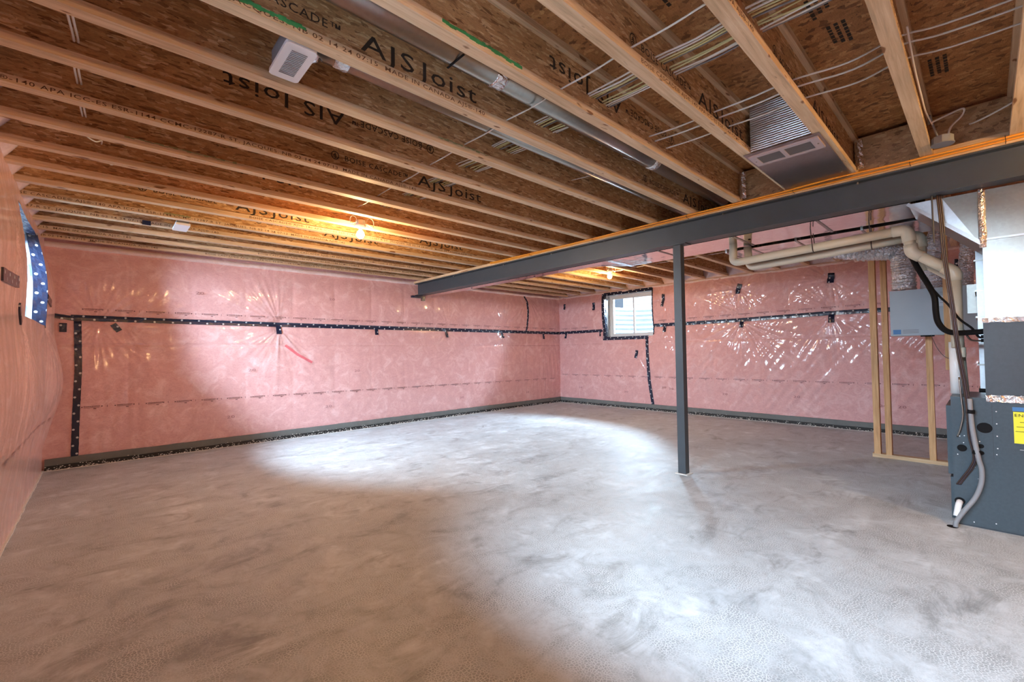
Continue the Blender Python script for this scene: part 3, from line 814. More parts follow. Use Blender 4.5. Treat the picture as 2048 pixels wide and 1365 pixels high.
# ------------------------------------------------------------------ steel beam and post
BX0, BX1 = 4.12, 4.253
beam = thing('steel_beam', 'long dark grey steel I-beam crossing under the joists', 'beam', (4.186, 0, 2.25))
part('web', MB().box(4.182, 4.190, YF, YA-.06, 2.26, 2.452), M['steel'], beam)
part('top_flange', MB().box(BX0, BX1, YF, YA-.06, 2.450, 2.461), M['steel'], beam)
part('bottom_flange', MB().box(BX0, BX1, YF, YA-.06, 2.25, 2.261), M['steel'], beam)
for y in (.62, 1.6, 2.9, 3.7, 4.6, 5.8):
    part('bolt', MB().cyl((4.15, y, 2.449), (0, 0, -1), .006, .014, 8), M['galv'], beam)
for x, z0, z1 in ():
    pass
solo('beam_plate', MB().box(4.108, 4.262, YF, YA-.05, 2.4615, 2.4985), M['plate'], 'flat wood plate lying along the top of the steel beam', 'plate')
post = thing('steel_post', 'square dark grey steel post standing under the beam', 'post', (4.19, 2.05, 0))
PX0, PX1, PY0, PY1 = 4.150, 4.226, 2.012, 2.088
mb = MB().box(PX0, PX1, PY0, PY1, .006, 2.242)
part('shaft', mb, M['steel'], post)
part('cap_plate', MB().box(4.125, 4.248, 1.95, 2.15, 2.2415, 2.2495), M['steel'], post)
part('base_plate', MB().box(4.130, 4.245, 1.985, 2.11, 0, .006), M['dust'], post)
part('screw', MB().cyl((4.15, 2.03, 1.50), (-1, 0, 0), .006, .004, 8), M['steel'], post)

# yellow gas tubes along the beam
def tube_thing(name, pts, r, mat, label, cat, group=None, seg=8, n=8):
    return solo(name, MB().tube(spline(pts, n), r, seg), mat, label, cat, group, loc=pts[0], smooth=True)
tube_thing('gas_tube', [(4.095, YF+.2, 2.478), (4.095, -1, 2.482), (4.094, -.2, 2.480), (4.094, .6, 2.476), (4.094, 1.3, 2.480), (4.094, 2.2, 2.472), (4.094, 3.2, 2.480), (4.094, 4.2, 2.476), (4.096, 4.75, 2.484), (4.13, 4.86, 2.51), (4.2, 4.9, 2.55)],
           .0072, M['gas'], 'yellow gas tube along the top edge of the beam, lower of the two', 'gas line')
tube_thing('gas_tube', [(4.075, YF+.2, 2.486), (4.078, -1, 2.494), (4.075, -.2, 2.492), (4.06, .35, 2.488), (4.02, .75, 2.482), (4.07, 1.2, 2.488), (4.076, 2.0, 2.490), (4.078, 3.2, 2.486), (4.078, 4.3, 2.490), (4.08, 4.75, 2.494), (4.12, 4.84, 2.52), (4.18, 4.87, 2.56)],
           .0068, M['gas'], 'yellow gas tube along the top edge of the beam, upper of the two', 'gas line')
for i, y in enumerate((-.12, .32, 1.02, 1.9, 3.0, 4.0)):
    solo('cable_tie', MB().tube([(4.112, y, 2.465), (4.062, y, 2.465), (4.062, y+.002, 2.500), (4.112, y, 2.498)], .0018, 5), M['black'], 'thin black tie holding the yellow gas tubes to the beam plate', 'tie', 'ties on the gas tubes')

# ------------------------------------------------------------------ cables through the joists
def yc_pts(xs, zs, y0, y1, wob=.006):
    """cable passing every web; knots at the webs and sagging between them"""
    pts = []; k0 = int(math.ceil((y0-Y0)/S)); k = k0
    pts.append((xs+rnd.uniform(-wob, wob), y0, zs))
    while jy(k) < y1:
        if jy(k) > y0+.05:
            pts.append((xs+rnd.uniform(-wob, wob)*.5, jy(k)-.0, zs+rnd.uniform(-.003, .003)))
            if jy(k)+S/2 < y1: pts.append((xs+rnd.uniform(-wob, wob)*1.3, jy(k)+S/2, zs-rnd.uniform(.002, .012)))
        k += 1
    pts.append((xs, y1, zs)); return pts
tube_thing('cable', yc_pts(1.72, 2.562, -1.2, 3.95, .003), .0042, M['cable_white'], 'single white cable left of the main cable bundle', 'cable', n=4)
spec = [(1.950, 2.628, 'cable_white'), (1.968, 2.632, 'cable_white'), (1.985, 2.622, 'cable_yellow'), (2.010, 2.626, 'cable_yellow'), (2.035, 2.640, 'cable_grey'),
        (2.085, 2.634, 'cable_yellow'), (2.105, 2.630, 'cable_yellow'), (2.125, 2.636, 'cable_white'), (2.148, 2.630, 'cable_white'), (2.165, 2.634, 'cable_grey')]
NM = {'cable_white': 'white', 'cable_yellow': 'pale yellow', 'cable_grey': 'grey'}
for i, (x, z, mt) in enumerate(spec):
    tube_thing('cable', yc_pts(x, z-.01*(i % 3 == 1), -1.2, 4.35-.15*(i % 3), .010), .0046, M[mt],
               f'{NM[mt]} cable, {ORD[i]} from the left in the main bundle through the joists', 'cable', 'cables of the main bundle', n=4)
for (x, z, lab) in [(2.615, 2.600, 'first'), (2.685, 2.592, 'second'), (2.70, 2.600, 'third'), (2.835, 2.592, 'fourth')]:
    pass
for (dx, z, lab) in [(0, .004, 'leftmost'), (.075, -.002, 'second'), (.088, .004, 'third'), (.225, -.004, 'rightmost')]:
    pts = [(2.60+dx, jy(-1), 2.597+z), (2.61+dx*.98, 1.25, 2.59+z), (2.62+dx, jy(-2), 2.598+z), (2.61+dx*1.02, .85, 2.590+z), (2.61+dx, jy(-3), 2.596+z), (2.70+dx, .42, 2.62+z), (2.80+dx, jy(-4), 2.70+z), (2.86+dx, 0, 2.70+z), (2.9+dx, -.9, 2.7+z)]
    tube_thing('cable', pts, .0048, M['cable_white'], f'{lab} white cable of the four crossing just before the ceiling register', 'cable', 'cables before the register', n=6)
# paired drops at the far left
for i, dx in enumerate((0, .014)):
    tube_thing('cable', [(-.12+dx, 1.5, 2.62), (-.11+dx, jy(0), 2.60), (-.115+dx, 2.03, 2.575), (-.11+dx, jy(1), 2.60), (-.10+dx, 2.43, 2.57), (-.09+dx, jy(2), 2.60), (-.095+dx, 2.85, 2.575), (-.09+dx, jy(3), 2.60), (-.085+dx, 3.3, 2.58), (-.08+dx, jy(4), 2.60)],
               .0045, M['cable_white'], ('left' if i == 0 else 'right')+' white cable of the pair near the left wall', 'cable', n=5)
tube_thing('cable', [(-.08, jy(4), 2.61), (-.075, 3.60, 2.55), (-.03, 3.66, 2.535), (0, 3.72, 2.57), (.0, jy(5), 2.61)], .0042, M['cable_white'], 'short looped white cable end near the left wall', 'cable')
tube_thing('cable', [(-.02, jy(5), 2.62), (.01, 4.0, 2.555), (.05, 4.08, 2.55), (.06, 4.15, 2.58), (.05, jy(6), 2.62)], .0042, M['cable_white'], 'small curl of white cable above the lit joists at left', 'cable')
# thin cable from the bulb box to the beam
tube_thing('cable', [(1.95, 3.96, 2.56), (2.3, 3.965, 2.55), (2.7, 3.96, 2.57), (3.2, 3.965, 2.555), (3.6, 3.96, 2.57), (4.1, 3.965, 2.60)], .0036, M['cable_white'], 'thin white cable running from the left bulb towards the beam', 'cable')
# cables on the junction-box joist
tube_thing('cable', [(2.55, jy(-4)-.045, 2.60), (2.9, jy(-4)-.040, 2.57), (3.2, jy(-4)-.042, 2.55), (3.5, jy(-4)-.038, 2.58), (3.8, jy(-4)-.05, 2.60)], .004, M['cable_white'], 'white cable stapled along the side of the junction-box joist', 'cable')
# beyond the beam: short light cables through those joists
for x, lab in ((5.45, 'left'), (5.75, 'middle'), (6.3, 'right')):
    tube_thing('cable', yc_pts(x, 2.55, 3.0 if x < 6 else 1.6, 4.9, .02), .0045, M['cable_white'], f'{lab} white cable through the joists beyond the beam', 'cable', n=4)

# ------------------------------------------------------------------ round ducts in the joist bays
def round_duct(label, y, z, x0, x1, r, mat, collars=()):
    t = thing('round_duct', label, 'duct', (x0, y, z))
    part('pipe', MB().tube([(x0, y, z), (x1, y, z)], r, 28), mat, t, smooth=True)
    for c in collars: part('collar', MB().tube([(c-.035, y, z), (c-.03, y, z), (c+.03, y, z), (c+.035, y, z)], [r+.001, r+.005, r+.005, r+.001], 28), M['foil'], t, smooth=True)
    return t
d = round_duct('long round galvanised duct between two joists', 1.655, 2.632, -.3, 4.30, .066, M['galv'], (1.47, 3.0))
part('strap', MB().box(1.19, 1.20, 1.57, 1.70, 2.562, 2.565), M['black'], d)
round_duct('thin round galvanised duct leading from the white vent grille', 2.030, 2.612, .70, 4.3, .051, M['galv'], (.82,))
solo('duct_hanger', MB().tube(spline([(2.78, 1.50, 2.60), (2.80, 1.60, 2.60), (2.83, 1.72, 2.606), (2.84, 1.80, 2.65)], 5), .0035, 6), M['cable_white'], 'short pale strap crossing under the long round duct', 'strap')
tube_thing('cable', [(2.6, 1.90, 2.57), (2.75, 2.0, 2.566), (2.75, 2.22, 2.58)], .003, M['cable_white'], 'short white cable beneath the joists left of the duct end', 'cable')

# white vent grille
g = thing('vent_grille', 'white louvred vent grille hanging between two joists', 'vent', (.61, 2.045, 2.49))
x0, x1, y0, y1 = .550, .675, 1.905, 2.185
m = MB()
def rrect(cx, cy, hx, hy, r, z0, z1, m):
    pts = []
    for sx, sy, a0 in ((1, 1, 0), (-1, 1, 90), (-1, -1, 180), (1, -1, 270)):
        for j in range(6):
            a = math.radians(a0+90*j/5); pts.append((cx+sx*(hx-r)+r*math.cos(a), cy+sy*(hy-r)+r*math.sin(a)))
    n = len(pts); vs = [(x, y, z0) for x, y in pts]+[(x, y, z1) for x, y in pts]
    m.add(vs, [tuple(range(n))[::-1], tuple(range(n, 2*n))]+[(i, (i+1) % n, n+(i+1) % n, n+i) for i in range(n)])
rrect((x0+x1)/2, (y0+y1)/2, (x1-x0)/2, (y1-y0)/2, .02, 2.497, 2.511, m)
part('faceplate', m, M['white'], g)
part('housing', MB().box(x0+.012, x1-.012, y0+.015, y1-.015, 2.5115, 2.60), M['slot'], g)
part('duct_collar', MB().tube([(x1-.02, 2.045, 2.57), (x1+.04, 2.045, 2.60)], .045, 20), M['foil'], g, smooth=True)
for i in range(16):
    yy = y0+.045+i*.0122
    part('slot_shade', MB().box(x0+.032, x1-.030, yy, yy+.0042, 2.4945, 2.4972), M['slot'], g)  # dark grey strips stand in for the shaded slots between the louvres
# small white box and dark tape near the back wall
b_ = thing('junction_cover', 'small white plastic box under the joists near the back wall', 'box', (.575, 5.34, 2.49))
part('cover', MB().box(.52, .635, 5.215, 5.49, 2.478, 2.499), M['white'], b_)
part('base', MB().box(.53, .625, 5.23, 5.475, 2.4995, 2.53), M['slot'], b_)
solo('tape_piece', MB().box(.29, .355, yn(9)-.004, yn(9)-.001, 2.492, 2.535), M['tape'], 'short dark tape piece on a joist left of the white box', 'tape')

# ------------------------------------------------------------------ register and panning
bay0, bay1 = jy(-3)+FW/2, jy(-2)-FW/2
pan = thing('return_air_panning', 'grey sheet metal panning closing the joist bay behind the register', 'duct panel', (3.6, .85, 2.49))
part('bottom_sheet', MB().box(3.12, 4.10, jy(-3)-.005, jy(-2)+.012, 2.4935, 2.4985), M['sheet_under'], pan)
part('end_sheet', MB().box(3.118, 3.124, bay0+.002, bay1-.002, 2.50, 2.795), M['ribfoil'], pan, label='shiny ribbed foil end sheet')
for (x, y) in ((3.45, .67), (3.95, .68), (3.5, 1.06), (3.95, 1.06)): part('screw', MB().cyl((x, y, 2.4935), (0, 0, -1), .006, .003, 8), M['galv'], pan)
rg = thing('ceiling_register', 'pinkish white rectangular register with two mesh openings', 'register', (3.25, .85, 2.485))
ya, yb = .655, 1.045
m = MB().box(3.155, 3.185, ya, yb, 2.482, 2.493).box(3.325, 3.352, ya, yb, 2.482, 2.493)
for (a, b) in ((ya, ya+.045), (.845, .868), (yb-.04, yb)): m.box(3.185, 3.325, a, b, 2.482, 2.493)
part('frame', m, M['rose_register'], rg)
for (a, b) in ((ya+.045, .845), (.868, yb-.04)):
    part('mesh_panel', MB().box(3.185, 3.325, a, b, 2.4865, 2.4925), M['mesh_grey'], rg)
for y in (ya+.018, yb-.018): part('screw', MB().cyl((3.255, y, 2.482), (0, 0, -1), .005, .003, 8), M['galv'], rg)
# hanging foil strips at joist ends
def foil_strip(x, y, z0, z1, w, label):
    m = MB(); n = 9
    for i in range(n+1):
        z = z0+(z1-z0)*i/n; b = .006*math.sin(i*1.9)
        for (dx, dy) in ((0, -w/2), (-.012+b, -w/4), (-.016, 0), (-.010-b, w/4), (0, w/2)): m.v.append((x+dx, y+dy, z))
    m.f = [(i*5+j, i*5+j+1, (i+1)*5+j+1, (i+1)*5+j) for i in range(n) for j in range(4)]
    return solo('foil_strip', m, M['foil'], label, 'foil strip', loc=(x, y, z0))
foil_strip(4.085, 1.405, 2.515, 2.745, .055, 'crumpled foil strip on the end of a joist left of the register')
foil_strip(4.085, jy(-3)-.05, 2.52, 2.74, .045, 'dull foil strip on the joist end right of the register')

# round junction box with cables
jb = thing('junction_box', 'grey octagonal junction box hanging on a joist above the beam', 'junction box', (3.90, .155, 2.50))
m = MB(); m.tube([(3.905, .150, 2.497), (3.905, .150, 2.540)], .052, 8); part('box', m, M['cable_grey'], jb)
part('cover', MB().tube([(3.905, .150, 2.490), (3.905, .150, 2.4965)], .056, 24), M['slot'], jb)
part('whip', MB().tube(spline([(3.90, .17, 2.54), (3.86, .19, 2.62), (3.80, .20, 2.66), (3.78, .205, 2.60)], 6), .006, 8), M['cable_grey'], jb, smooth=True)
tube_thing('cable', [(3.72, .185, 2.585), (3.82, .12, 2.64), (3.92, .055, 2.69), (3.95, .06, 2.66), (3.93, .11, 2.60), (3.92, .125, 2.545)], .0055, M['cable_white'], 'white cable bending into the octagonal junction box', 'cable')
tube_thing('cable', [(4.145, .03, 2.66), (4.10, .0, 2.648), (4.05, -.06, 2.65), (4.0, -.13, 2.66), (3.95, jy(-5), 2.66)], .0055, M['cable_white'], 'short white cable from a hole in the blocking right of the junction box', 'cable')

# ------------------------------------------------------------------ bare bulbs
def bulb(label, x, y, z, power, side=1, loops=True):
    t = thing('bare_bulb', label, 'light bulb', (x, y, z))
    prof = [(0.0005, -.043), (.014, -.041), (.027, -.032), (.036, -.016), (.038, 0), (.035, .014), (.026, .029), (.016, .040), (.0135, .046)]
    part('glass', MB().lathe((x, y, z), prof, 20), M['glow'], t, smooth=True)
    part('screw_base', MB().lathe((x, y, z), [(.0135, .046), (.014, .060)], 16), M['galv_dull'], t, smooth=True)
    part('lampholder', MB().lathe((x, y, z), [(.020, .056), (.030, .060), (.052, .078), (.054, .090), (.05, .096)], 20), M['socket'], t, smooth=True)
    part('box', MB().tube([(x, y, z+.097), (x, y, z+.135)], .05, 8), M['galv_dull'], t)
    if loops:
        for s, r in ((-1, .075), (1, .085)):
            pts = [(x+s*.03, y-.02, z+.12)]
            for j in range(9):
                a = math.radians(-60+j*30); pts.append((x+s*(.05+r*.9*(1+math.cos(a))/2), y-.03, z+.12+r*.55*math.sin(a)))
            part('wire_loop', MB().tube(spline(pts, 4), .004, 6), M['cable_white'], t, smooth=True)
    return bulb_light('lamp_of_'+label.split()[0]+'_bulb', (x, y, z-.090), power)
bulb('bare glowing bulb under the joists on the left, near the back wall', 1.885, 4.20, 2.405, 62)
bulb('small bare glowing bulb beyond the steel beam, near the far window', 6.14, 4.195, 2.437, 42)
bulb('unseen bare bulb hanging behind the viewer near the furnace', 3.55, -.95, 2.40, 44, loops=False)
bulb('unseen bare bulb hanging behind the viewer near the left wall', .75, -1.9, 2.40, 62, loops=False)

# ------------------------------------------------------------------ windows
def make_window(idx, ax, O, label_frame_x, out):
    """frame, sashes and panes set deep in the opening O; `out` is the sign of the outward axis"""
    y0, y1, z0, z1 = O
    base = XB if ax == 'B' else XL
    a = base+out*.17; b = base+out*.25
    lo, hi = min(a, b), max(a, b)
    w = .045
    m = MB().box(lo, hi, y0, y0+w, z0, z1).box(lo, hi, y1-w, y1, z0, z1).box(lo, hi, y0+w, y1-w, z0, z0+w).box(lo, hi, y0+w, y1-w, z1-w, z1)
    o = struct(f'window_{idx}', m.mesh('window_frame', M['frame']))
    ym = (y0+y1)/2-.01; c = (lo+hi)/2
    for (a0, a1, off) in ((y0+w, ym+.02, .012), (ym-.02, y1-w, -.012)):
        s = .032; q0, q1 = c+off-.010, c+off+.010
        sash = MB().box(q0, q1, a0, a0+s, z0+w, z1-w).box(q0, q1, a1-s, a1, z0+w, z1-w).box(q0, q1, a0+s, a1-s, z0+w, z0+w+s).box(q0, q1, a0+s, a1-s, z1-w-s, z1-w)
        so = part('sash', sash, M['frame'], o)
        part('pane', MB().box(c+off-.002, c+off+.002, a0+s, a1-s, z0+w+s, z1-w-s), M['glass'], so)
    # taped return of the opening
    d0, d1 = (base-.0, a) if out > 0 else (a, base+.0)
    return o
win1 = make_window(1, 'B', WB, None, 1)
win2 = make_window(2, 'L', WL, None, -1)
win3 = make_window(3, 'L', WN, None, -1)
def jamb(o, ax, O, out, depth):
    y0, y1, z0, z1 = O; n = 24
    f, base = (hB, XB) if ax == 'B' else (hL, XL)
    def face(pts, t0, t1, mat, nm):      # strip of the return between fractions t0 and t1 of its depth
        m = MB(); uv = []; s = 0
        for i, (y, z) in enumerate(pts):
            h = float(f(np.array([y]), np.array([z]))[0]); xs = base-out*h
            if i: s += math.hypot(y-pts[i-1][0], z-pts[i-1][1])
            for q in range(4):
                t = t0+(t1-t0)*q/3
                x = xs+(base+out*depth-xs)*t; w = .006*math.sin(s*34+t*9)*(t > .1)
                m.v.append((x, y+w*.5, z+w*.5)); uv.append((s, (q/3-.5)*.075))
        m.f = [(i*4+j, i*4+j+1, (i+1)*4+j+1, (i+1)*4+j) for i in range(len(pts)-1) for j in range(3)]
        m.uv = uv; part(nm, m, mat, o, smooth=False)
    L_ = lambda a, b: [(a[0]+(b[0]-a[0])*i/n, a[1]+(b[1]-a[1])*i/n) for i in range(n+1)]
    for a, b in (((y0, z0), (y1, z0)), ((y1, z0), (y1, z1)), ((y1, z1), (y0, z1)), ((y0, z1), (y0, z0))):
        face(L_(a, b), 0, .34, M['tape'], 'taped_jamb')
        face(L_(a, b), .34, 1, M['polytape_glare'], 'wrapped_jamb')
jamb(win1, 'B', WB, 1, .19)
jamb(win2, 'L', WL, -1, .19)
jamb(win3, 'L', WN, -1, .19)
e = .028
tape(wallB, 'B', [(WB[0]-.02, WB[3]+e), (WB[1]+.06, WB[3]+e)], .065)
tape(wallB, 'B', [(WB[1]+e, WB[3]+.05), (WB[1]+e, WB[2]-.06)], .07)
tape(wallB, 'B', [(WB[1]+.06, WB[2]-e), (WB[0]+.10, WB[2]-e)], .07)
tape(wallB, 'B', [(WB[0]-.012, WB[3]+.02), (WB[0]-.012, WB[2]+.02)], .022)
tape(wallL, 'L', [(WL[1]+.012, WL[3]+.03), (WL[1]+.012, WL[2]-.02)], .022)
# vinyl front bead just inside the far window's opening
# window wells outside
def window_well(label, ax, O, out, zt, zbm):
    base = (XB+.38) if ax == 'B' else (XL-.42)
    yc = (O[0]+O[1])/2; R = (O[1]-O[0])/2+.12; D = .85
    m = MB(); na = 28; nz = 72
    for i in range(na+1):
        a = math.pi*i/na
        for j in range(nz+1):
            z = zbm+(zt-zbm)*j/nz; r = .018*math.cos(2*math.pi*z/.105)
            m.v.append((base+out*(math.sin(a)**.7*D+r*math.sin(a)), yc+(R+r)*math.cos(a), z))
    m.f = [(i*(nz+1)+j, (i+1)*(nz+1)+j, (i+1)*(nz+1)+j+1, i*(nz+1)+j+1) for i in range(na) for j in range(nz)]
    t = thing('window_well', label, 'window well', (base+out*.4, yc, zbm))
    part('corrugated_wall', m, M['well'] if ax == 'B' else M['well_pale'], t, smooth=True)
    part('gravel_bed', MB().box(min(base, base+out*D), max(base, base+out*D), yc-R, yc+R, zbm-.05, zbm+.01), M['gravel'], t)
window_well('white corrugated steel window well outside the far window', 'B', WB, 1, 2.20, 1.3)
window_well('pale corrugated steel window well outside the left side window', 'L', WL, -1, 2.20, 1.3)
window_well('pale corrugated steel window well outside the near side window', 'L', WN, -1, 2.20, 1.3)
# house next door, seen over the well
nh = thing('neighbour_house', 'pale sided house seen through the top of the far window', 'house', (11.6, 6.4, 2.15))
m = MB()
for i in range(34):
    z = 2.1+i*.115; m.hexa([(11.58, 3.0, z), (11.7, 3.0, z), (11.7, 11, z), (11.58, 11, z), (11.60, 3.0, z+.115), (11.7, 3.0, z+.115), (11.7, 11, z+.115), (11.60, 11, z+.115)])
part('siding', m, M['siding'], nh)
wn = part('window', MB().box(11.54, 11.62, 7.35, 7.42, 2.3, 3.4).box(11.54, 11.62, 8.05, 8.12, 2.3, 3.4).box(11.54, 11.62, 7.42, 8.05, 2.3, 2.38).box(11.54, 11.62, 7.42, 8.05, 3.32, 3.4), M['frame'], nh)
part('pane', MB().box(11.56, 11.575, 7.42, 8.05, 2.38, 3.32), M['dark_glass'], wn)
struct('ground_outside', MB().box(XB+1.4, 12.5, 2, 12, 2.0, 2.12).mesh('ground_outside', M['gravel']))

# ------------------------------------------------------------------ ducts beyond the beam
tr = thing('supply_duct', 'bright sheet metal trunk duct hanging along the far side of the beam', 'duct', (4.5, 1.8, 2.25))
part('wide_section', MB().box(4.275, 4.79, .35, 2.95, 2.250, 2.455), M['duct_mirror'], tr)
part('narrow_section', MB().box(4.275, 4.445, 3.25, 6.88, 2.250, 2.455), M['duct_mirror'], tr)
part('reducer', MB().hexa([(4.275, 2.95, 2.25), (4.79, 2.95, 2.25), (4.445, 3.25, 2.25), (4.275, 3.25, 2.25), (4.275, 2.95, 2.455), (4.79, 2.95, 2.455), (4.445, 3.25, 2.455), (4.275, 3.25, 2.455)]), M['duct_mirror'], tr)
part('foil_joint', MB().box(4.272, 4.80, 2.90, 2.97, 2.246, 2.458), M['foil'], tr)
for y in (.9, 1.55, 2.3): part('seam', MB().box(4.272, 4.793, y, y+.02, 2.245, 2.456), M['galv'], tr)
for y, x in ((1.5, 4.5), (2.2, 4.6), (4.2, 4.36), (5.6, 4.36)): part('screw', MB().cyl((x, y, 2.25), (0, 0, -1), .012, .004, 8), M['black'], tr)
tr2 = thing('return_duct', 'dull sheet metal return duct beside the bright trunk, over the cream pipes', 'duct', (5.1, 1.0, 2.25))
part('duct_body', MB().box(4.855, 5.40, .30, 1.84, 2.235, 2.455), M['duct_mirror'], tr2)
part('end_cap', MB().box(4.85, 5.405, 1.84, 1.86, 2.228, 2.46), M['galv_dull'], tr2)
for y in (.7, 1.2, 1.6): part('seam', MB().box(4.85, 5.403, y, y+.018, 2.230, 2.456), M['galv'], tr2)

# furnace stack
FX = 4.27
fu = thing('furnace', 'slate grey furnace cabinet with drain tubes at the right edge', 'furnace', (4.6, -.2, 0))
part('cabinet', MB().box(FX, 4.80, -.55, .175, .012, .865), M['furnace'], fu)
part('base_pan', MB().box(FX+.01, 4.79, -.54, .165, 0, .012), M['coilbox'], fu)
part('door', MB().box(FX+.03, 4.77, .175, .200, .33, .80), M['furnace'], fu)
part('door', MB().box(FX+.03, 4.77, .175, .190, .03, .31), M['furnace'], fu)
def disc(y, z, ry, rz, x=FX, n=24, th=.003):
    m = MB(); vs = [(x-th, y+ry*math.cos(2*math.pi*i/n), z+rz*math.sin(2*math.pi*i/n)) for i in range(n)]+[(x, y+ry*math.cos(2*math.pi*i/n), z+rz*math.sin(2*math.pi*i/n)) for i in range(n)]
    return m.add(vs, [tuple(range(n)), tuple(range(n, 2*n))[::-1]]+[(i, (i+1) % n, n+(i+1) % n, n+i) for i in range(n)])
for y, z, a, b in ((.020, .668, .036, .034), (.128, .520, .024, .023), (.040, .545, .015, .014), (.040, .500, .015, .013)):
    part('grommet', disc(y, z, a, b), M['black'], fu)
for y, z in ((-.035, .78), (-.035, .70), (-.035, .62), (-.035, .54), (-.03, .50), (.15, .475), (.12, .557), (.045, .575), (.05, .49), (.10, .70), (.10, .735), (.085, .035), (-.015, .05), (.137, .60), (.115, .605), (.147, .175)):
    part('screw', disc(y, z, .0035, .0035, n=8, th=.004), M['white'], fu)
for (y, z, l) in ((.08, .40, .012), (.06, .325, .02), (-.13, .545, .03)): part('scratch', MB().box(FX-.0015, FX, y-l, y, z, z+.0018), M['white'], fu)
part('panel_seam', MB().box(FX-.0015, FX, -.018, -.015, .45, .83), M['coilbox'], fu)
st = part('sticker', MB().box(FX-.003, FX, -.30, -.108, .585, .785), M['yellow'], fu, label='yellow energy label')
lettering('ENERGUIDE', M['ink'], st, (FX-.0045, -.114, .755), .17, .018, '-x')
for z, a in ((.72, .02), (.69, .005), (.66, 0)): part('printed_rule', MB().box(FX-.0045, FX-.003, -.29, -.115-a, z, z+.0025), M['ink'], st)
part('sticker', MB().box(FX-.002, FX, -.30, -.105, .79, .815), M['blue'], fu, label='dark blue label strip')
lv = part('drain_port', disc(.148, .160, .026, .024, th=.004), M['black'], fu)
part('drain_elbow', MB().tube(spline([(FX+.01, .150, .155), (FX-.02, .150, .152), (FX-.045, .155, .135), (FX-.065, .165, .07)], 6), .017, 14), M['white_pvc'], fu, smooth=True)
# coil box
cb = thing('coil_cabinet', 'charcoal coil cabinet stacked on the furnace', 'cabinet', (4.5, -.25, .87))
part('body', MB().box(FX, 4.80, -.55, .008, .885, 1.372), M['coilbox'], cb)
m = MB(); rr = random.Random(3); n = 40; ys_ = [-.56+.575*i/n for i in range(n+1)]
def foil_band(z0, z1, ya_, yb_, x=FX, jag=.004):
    m = MB(); n = 44
    for i in range(n+1):
        y = ya_+(yb_-ya_)*i/n
        for q, z in enumerate((z0, (z0+z1)/2, z1)): m.v.append((x-.003-rnd.uniform(0, .006), y, z+rnd.uniform(-jag, jag)))
    m.f = [(i*3+j, (i+1)*3+j, (i+1)*3+j+1, i*3+j+1) for i in range(n) for j in range(2)]
    return m
part('foil_band', foil_band(.842, .886, -.55, .008), M['foil'], cb, label='crumpled foil tape along the bottom')
part('foil_band', foil_band(1.362, 1.392, -.55, .012), M['foil'], cb, label='crumpled foil tape along the top')
for z in (1.31, 1.27, 1.245): part('fitting', MB().cyl((FX+.03, .008, z), (0, 1, 0), .012, .012, 10), M['black'], cb)
part('drain_fitting', MB().cyl((FX+.05, .008, .91), (0, 1, 0), .014, .03, 10), M['black'], cb)
# plenum with sloping take-off
pl = thing('supply_plenum', 'bright sheet metal plenum above the coil cabinet with sloping take-off', 'duct', (4.5, -.25, 1.37))
part('body', MB().box(FX, 4.80, -.55, -.004, 1.385, 2.24), M['galv'], pl)
part('takeoff', MB().add([(FX, -.004, 1.885), (FX, .355, 2.238), (FX, -.004, 2.238), (4.80, -.004, 1.885), (4.80, .355, 2.238), (4.80, -.004, 2.238)],
     [(0, 1, 2), (5, 4, 3), (0, 3, 4, 1), (1, 4, 5, 2), (2, 5, 3, 0)]), M['galv'], pl)
part('takeoff_lip', MB().hexa([(FX-.016, -.004, 1.868), (FX+.004, -.004, 1.868), (FX+.004, .365, 2.232), (FX-.016, .365, 2.232), (FX-.016, -.02, 1.886), (FX+.004, -.02, 1.886), (FX+.004, .350, 2.246), (FX-.016, .350, 2.246)]), M['galv_dull'], pl)
part('crease', MB().add([(FX-.002, .012, 1.90), (FX-.012, .18, 2.238), (FX-.001, .34, 2.238)], [(0, 1, 2)]), M['galv_dull'], pl)
part('corner_tape', MB().tube([(FX-.002, -.006, 1.86), (FX-.006, -.008, 1.95), (FX-.004, -.006, 2.05), (FX-.007, -.008, 2.15), (FX-.004, -.008, 2.245)], [.017, .020, .018, .020, .017], 9), M['foil'], pl, label='crumpled foil tape down the corner')
part('drive_seam', MB().box(FX-.010, FX, -.55, -.02, 1.905, 1.918), M['galv_dull'], pl)
part('drive_seam', MB().box(FX-.004, FX, -.075, -.018, 1.655, 1.661).box(FX-.004, FX, -.078, -.072, 1.55, 1.76), M['galv_dull'], pl)
# return drop beyond
rd = thing('return_drop', 'narrow grey vertical duct between the hoses and the coil cabinet', 'duct', (5.1, -.2, .8))
part('body', MB().box(4.86, 5.35, -.6, .035, .30, 2.23), M['galv_dull'], rd)
for z in (.86, 1.06, 1.24, 1.42, 1.62, 1.85): part('seam', MB().box(4.855, 5.353, -.6, .045, z, z+.012), M['galv'], rd)

# heat-recovery unit on the studs
hv = thing('ventilation_unit', 'pale grey boxed ventilation unit hung on the studs', 'ventilation unit', (6.1, .35, 1.31))
part('cabinet', MB().box(5.98, 6.24, .03, .665, 1.320, 1.775), M['hrv'], hv)
part('top_lip', MB().box(5.975, 6.245, .025, .670, 1.772, 1.782), M['hrv'], hv)
part('paper_label', MB().box(5.977, 5.98, .14, .30, 1.60, 1.70), M['paper'], hv)
for i, z in enumerate((1.725, 1.735, 1.67, 1.655, 1.63)): part('printed_rule', MB().box(5.975, 5.9785, .20, .29, z, z+.004), M['cable_grey'], hv)
part('blue_label', MB().box(5.977, 5.98, .585, .645, 1.335, 1.382), M['blue'], hv)
for z in (1.372, 1.358, 1.344): part('printed_rule', MB().box(5.977, 5.98, .45, .57, z, z+.007), M['cable_grey'], hv)
part('latch', MB().box(5.99, 6.03, .34, .44, 1.306, 1.321), M['black'], hv)
